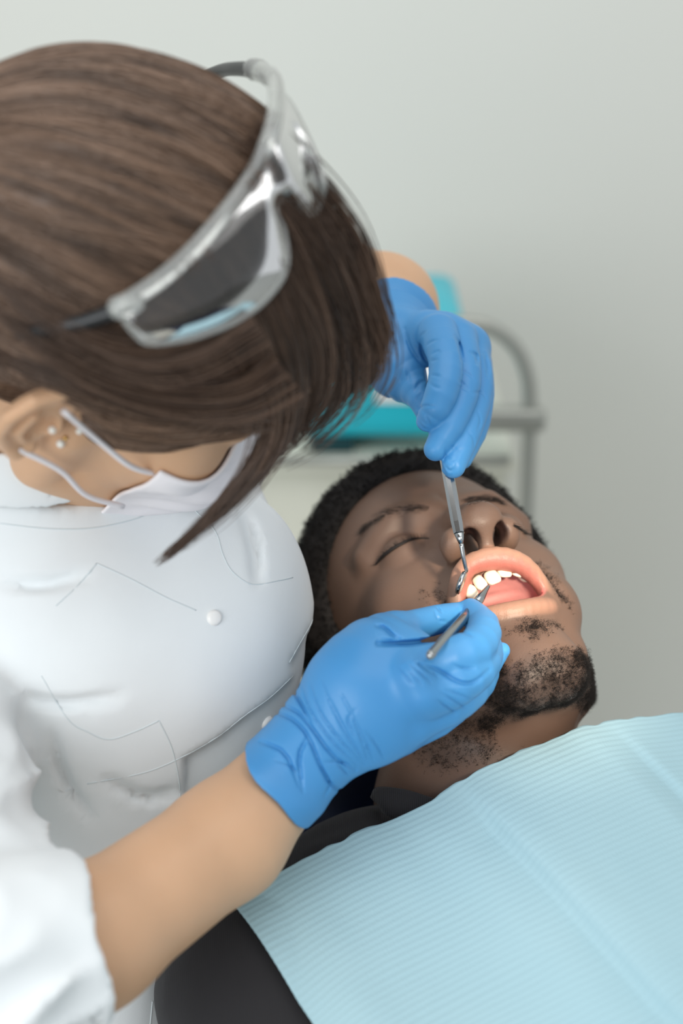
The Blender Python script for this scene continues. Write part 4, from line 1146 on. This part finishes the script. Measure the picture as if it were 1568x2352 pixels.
# ---- face mask: pleated cloth shell over nose and chin, with ear loops
M_mask = material('mask_fabric', srgb(238, 234, 236), .8, bump=.15, bump_scale=900, bump_dist=.0004, spec=.15)
def mask_sdf(q):
    s = q.copy(); s[:, 0] = np.abs(s[:, 0])
    base = smin(dhead_sdf(q), ell(q, (0, 8.2, -6), (3.6, 3.4, 4.2)), 1.8)
    pl = .07 * np.cos(q[:, 2] * 4.2) * np.clip((q[:, 1] - 6.2) / 1.5, 0, 1)
    d = np.abs(base - .20 - pl) - .12
    reg = np.maximum.reduce([q[:, 2] + .5 + .16 * s[:, 0] - .0 * q[:, 1], -(q[:, 2] + 11.0 - .35 * s[:, 0]), 5.6 - q[:, 1]])
    return smax(d, reg, .15)
Vm, Qm = isosurface(mask_sdf, (-8, 3, -13), (8, 15, 1), .09, newton=1)
mask = mobj('face_mask', DP(Vm), Qm, M_mask, dentist)
lp = [DPc((-5.75, 6.3, -2.7)), DPc((-7.0, 4.2, -1.6)), DPc((-7.6, 2.0, -.2)), DPc((-8.3, -.6, 1.6))]
mobj('ear_loop', *tube(W(catmull(lp, 20)), .0016, 8), M_mask, mask)
lp = [DPc((-5.4, 6.0, -6.8)), DPc((-6.6, 3.6, -5.6)), DPc((-7.4, 1.4, -3.6)), DPc((-8.2, -1.4, -2.4))]
mobj('ear_loop', *tube(W(catmull(lp, 20)), .0016, 8), M_mask, mask)
# ---- earrings
M_gold = material('gold', srgb(220, 180, 110), .2, metal=1); M_pearl = material('pearl', srgb(240, 238, 230), .15, spec=.8)
def ball(c, r):
    bm = bmesh.new(); bmesh.ops.create_uvsphere(bm, u_segments=14, v_segments=8, radius=r)
    V = np.array([v.co for v in bm.verts]) + c; bm.verts.index_update(); F = [tuple(v.index for v in f.verts) for f in bm.faces]; bm.free(); return V, F

BV_ear = bvh_of(DP(Ve), Qe)
for u_, v_, r_, m_ in [(120, 987, .0021, M_pearl), (182, 990, .0019, M_pearl), (150, 1006, .0013, M_gold), (139, 1019, .0022, M_pearl)]:
    hit = [h for h in (cast(BV_ear, u_, v_)[0], cast(BV_body, u_, v_)[0]) if h is not None]
    if hit:
        h = min(hit, key=lambda q: np.linalg.norm(q - CT)); h = h + (CT - h) / np.linalg.norm(CT - h) * r_ * .7
        mobj('earring', *ball(h, r_), m_, dentist)
# ================================================================== instruments
M_steel = material('polished_steel', srgb(168, 172, 174), .2, metal=1, var=.03, var_scale=90)
M_mirror = material('mirror_glass', srgb(230, 232, 232), .03, metal=1)
def cc(u, v, d): return P(u, v, d)
mm = thing('dental_mirror', 'steel mouth mirror with faceted handle held upright above the mouth', 'dental mirror', tuple(cc(1058, 1340, 1.05)))
hA, hB = cc(983, 845, 1.098), cc(1054, 1225, 1.046)
hp = np.array([hA + (hB - hA) * s for s in (0, .01, .03, .5, .94, 1.0)]); hr = [.0022, .0028, .0030, .0036, .0038, .0034]
V, F = tube(hp, hr, 8); mobj('handle', V, F, M_steel, mm, smooth=False)
nk = [hB, cc(1059, 1250, 1.045)]
V, F = tube(nk, [.0033, .0014], 8); mobj('collar', V, F, M_steel, mm)
sh = catmull([cc(1059, 1249, 1.045), cc(1064, 1280, 1.046), cc(1069, 1303, 1.048), cc(1071, 1311, 1.049), cc(1066, 1318, 1.050)], 20)
V, F = tube(sh, np.linspace(.0015, .0010, 20), 10); mobj('shank', V, F, M_steel, mm)
# mirror head: disc seen almost edge-on
mc = np.array(cc(1058, 1338, 1.050)); ax1 = CR @ np.array([-.35, -.80, .30]); ax1 /= np.linalg.norm(ax1)
nr = CR @ np.array([.92, -.32, .16]); nr -= ax1 * (nr @ ax1); nr /= np.linalg.norm(nr); ax2 = np.cross(nr, ax1)
V = []; F = []; prof = [(0, .0013), (.0062, .0013), (.0066, .0016), (.0074, .0014), (.0077, 0), (.0070, -.0012), (.004, -.0018), (0, -.002)]
for r, h in prof:
    for k in range(28): V.append(mc + nr * h + r * (math.cos(k * math.pi / 14) * ax1 + math.sin(k * math.pi / 14) * ax2))
for i in range(len(prof) - 1):
    for k in range(28): F.append((i * 28 + k, i * 28 + (k + 1) % 28, (i + 1) * 28 + (k + 1) % 28, (i + 1) * 28 + k))
mobj('mirror_head', V, F, M_steel, mm)
pr = thing('dental_scaler', 'slim steel hand scaler held between gloved thumb and index finger', 'dental tool', tuple(cc(1122, 1346, 1.055)))
pA, pB, pC = cc(986, 1508, .925), cc(1062, 1424, .997), cc(1094, 1386, 1.032)
V, F = tube([pA, pA + (pB - pA) * .02, pA + (pB - pA) * .06, pB, pC], [.0016, .0025, .0029, .0031, .0030], 14); mobj('handle', V, F, M_steel, pr)
V, F = tube(catmull([pC, cc(1101, 1376, 1.034), cc(1112, 1360, 1.040), cc(1121, 1347, 1.045), cc(1123, 1344, 1.046)], 16), np.interp(np.linspace(0, 1, 16), [0, .3, .55, .85, 1], [.0030, .0029, .0017, .0008, .0004]), 10); mobj('tip', V, F, M_steel, pr)

# ================================================================== safety glasses pushed up on the dentist's hair
g = NT('clear_polycarbonate')
g.t.nodes.remove(g.b); out = g.t.nodes['Material Output']
tr_ = g.n('ShaderNodeBsdfTransparent'); tr_.inputs[0].default_value = (.91, .92, .92, 1)
gl = g.n('ShaderNodeBsdfGlossy'); gl.inputs['Roughness'].default_value = .06
fr = g.n('ShaderNodeFresnel'); fr.inputs[0].default_value = 1.65
mx = g.n('ShaderNodeMixShader'); g.l(fr.outputs[0], mx.inputs[0]); g.l(tr_.outputs[0], mx.inputs[1]); g.l(gl.outputs[0], mx.inputs[2]); g.l(mx.outputs[0], out.inputs[0])
M_lens = g.m
M_rim = NT('clear_rim'); M_rim.b.inputs['Base Color'].default_value = (*srgb(236, 238, 234), 1); M_rim.b.inputs['Roughness'].default_value = .12
M_rim.b.inputs['Transmission Weight'].default_value = .75; M_rim.b.inputs['IOR'].default_value = 1.45; M_rim = M_rim.m
M_black = material('black_rubber', srgb(26, 28, 30), .35)
gg = thing('safety_glasses', "clear wraparound safety glasses pushed up on the dentist's brown hair", 'glasses', tuple(P(480, 520, .84)))
brow = [(596, 160, .965), (628, 185, .945), (634, 240, .915), (618, 320, .885), (585, 395, .862), (530, 475, .845), (450, 570, .835), (370, 642, .835), (300, 688, .842), (262, 708, .855)]
edge = [(600, 178, .972), (660, 230, .962), (712, 330, .955), (742, 410, .948), (738, 455, .942), (720, 492, .936), (690, 484, .922), (668, 462, .912), (640, 462, .902), (632, 490, .895), (650, 530, .888), (658, 600, .874), (640, 650, .862), (590, 705, .852), (520, 748, .846), (430, 778, .842), (345, 788, .842), (312, 768, .844), (285, 735, .848)]
def on_hair(pts, gap):
    """depth of each point: just clear of the hair below it"""
    out = []
    for (u, v, d), g_ in zip(pts, gap):
        p_, _ = cast(BV_hairw, u, v)
        dd = np.nan if p_ is None else ((p_ - CT) @ CR)[2] * -1 - g_
        out.append(dd)
    out = np.array(out); ok = ~np.isnan(out); x = np.arange(len(out)); sl = np.interp(x, x[ok], out[ok])
    return sl, ok
sl, ok = on_hair(brow, [.008] * len(brow))
x_ = np.arange(len(brow)); cf = np.polyfit(x_[ok], sl[ok], 3); sm = np.polyval(cf, x_)
sm[:4] = [.912, .872, .836, .811]
brow = [(u, v, float(min(a_, b_) if k_ else a_)) for (u, v, d), a_, b_, k_ in zip(brow, sm, sl, ok)]
sl2, ok2 = on_hair(edge, [.014] * len(edge))
for _ in range(3): sl2[1:-1] = np.minimum(sl2[1:-1], (sl2[:-2] + sl2[2:]) / 2)
sl2[:4] = [.90, .876, .85, .83]
edge = [(u, v, float(b_)) for (u, v, d), b_ in zip(edge, sl2)]
n = 90; Bq = catmull([C(*q) for q in brow], n); Eq = catmull([C(*q) for q in edge], n)
rows = 14; G = []
for s in np.linspace(0, 1, rows):
    bul = .010 * math.sin(math.pi * s) ** .8 * np.sin(np.pi * np.linspace(0, 1, n)) ** .5
    G.append(Bq * (1 - s) + Eq * s + bul[:, None] * np.array([.35, -.1, .93]))
G = np.array(G)
nn_ = np.array([-.25, .05, -.96])
V = np.concatenate([G.reshape(-1, 3), (G + nn_ * .0018).reshape(-1, 3)]); ii = np.arange(rows * n).reshape(rows, n)
q = np.stack([ii[:-1, :-1], ii[1:, :-1], ii[1:, 1:], ii[:-1, 1:]], -1).reshape(-1, 4)
mobj('lens', W(V), np.concatenate([q, q[:, ::-1] + rows * n]), M_lens, gg)
mobj('brow_bar', *tube(W(Bq), np.interp(np.linspace(0, 1, n), [0, .1, .9, 1], [.0035, .0042, .0042, .0035]), 12, squash=1.3), M_rim, gg)
mobj('lower_rim', *tube(W(Eq), .0016, 8), M_rim, gg)
def hair_rest(pts, gap):
    sl_, ok_ = on_hair(pts, [gap] * len(pts)); return [(u, v, float(d_)) for (u, v, _), d_ in zip(pts, sl_)]
bn, bf = brow[-1], brow[0]
hn = [(bn[0] - 6, bn[1] + 2, bn[2] + .001), (290, 704, brow[-2][2] - .002), (330, 692, brow[-2][2] - .002)]
hg = mobj('hinge', *tube(W(catmull([C(*q) for q in hn], 8)), [.004, .0055, .006, .006, .0055, .005, .004, .003], 10), M_rim, gg)
mobj('hinge', *tube(W(catmull([C(*q) for q in [(575, 158, bf[2] + .012), (600, 164, bf[2]), (628, 192, brow[1][2])]], 8)), [.005, .006, .006, .006, .0055, .005, .004, .003], 10), M_rim, gg)
pa = hair_rest([(264, 716, 0), (230, 727, 0), (190, 740, 0), (150, 748, 0), (110, 755, 0), (60, 765, 0), (0, 780, 0)], .0055)
pa = [(u, v, d + max(0, (100 - u)) * .00012) for u, v, d in pa]                # the tip slips under the hair
mobj('temple_arm', *tube(W(catmull([C(*q) for q in pa], 30)), np.linspace(.0044, .003, 30), 10), M_black, gg)
tb = catmull([C(*q) for q in [(590, 162, bf[2] + .004), (545, 158, bf[2] + .03), (500, 165, bf[2] + .06), (420, 200, bf[2] + .10), (320, 260, bf[2] + .13)]], 20)
mobj('temple_arm', *tube(W(tb), np.linspace(.0044, .003, 20), 10), M_black, gg)
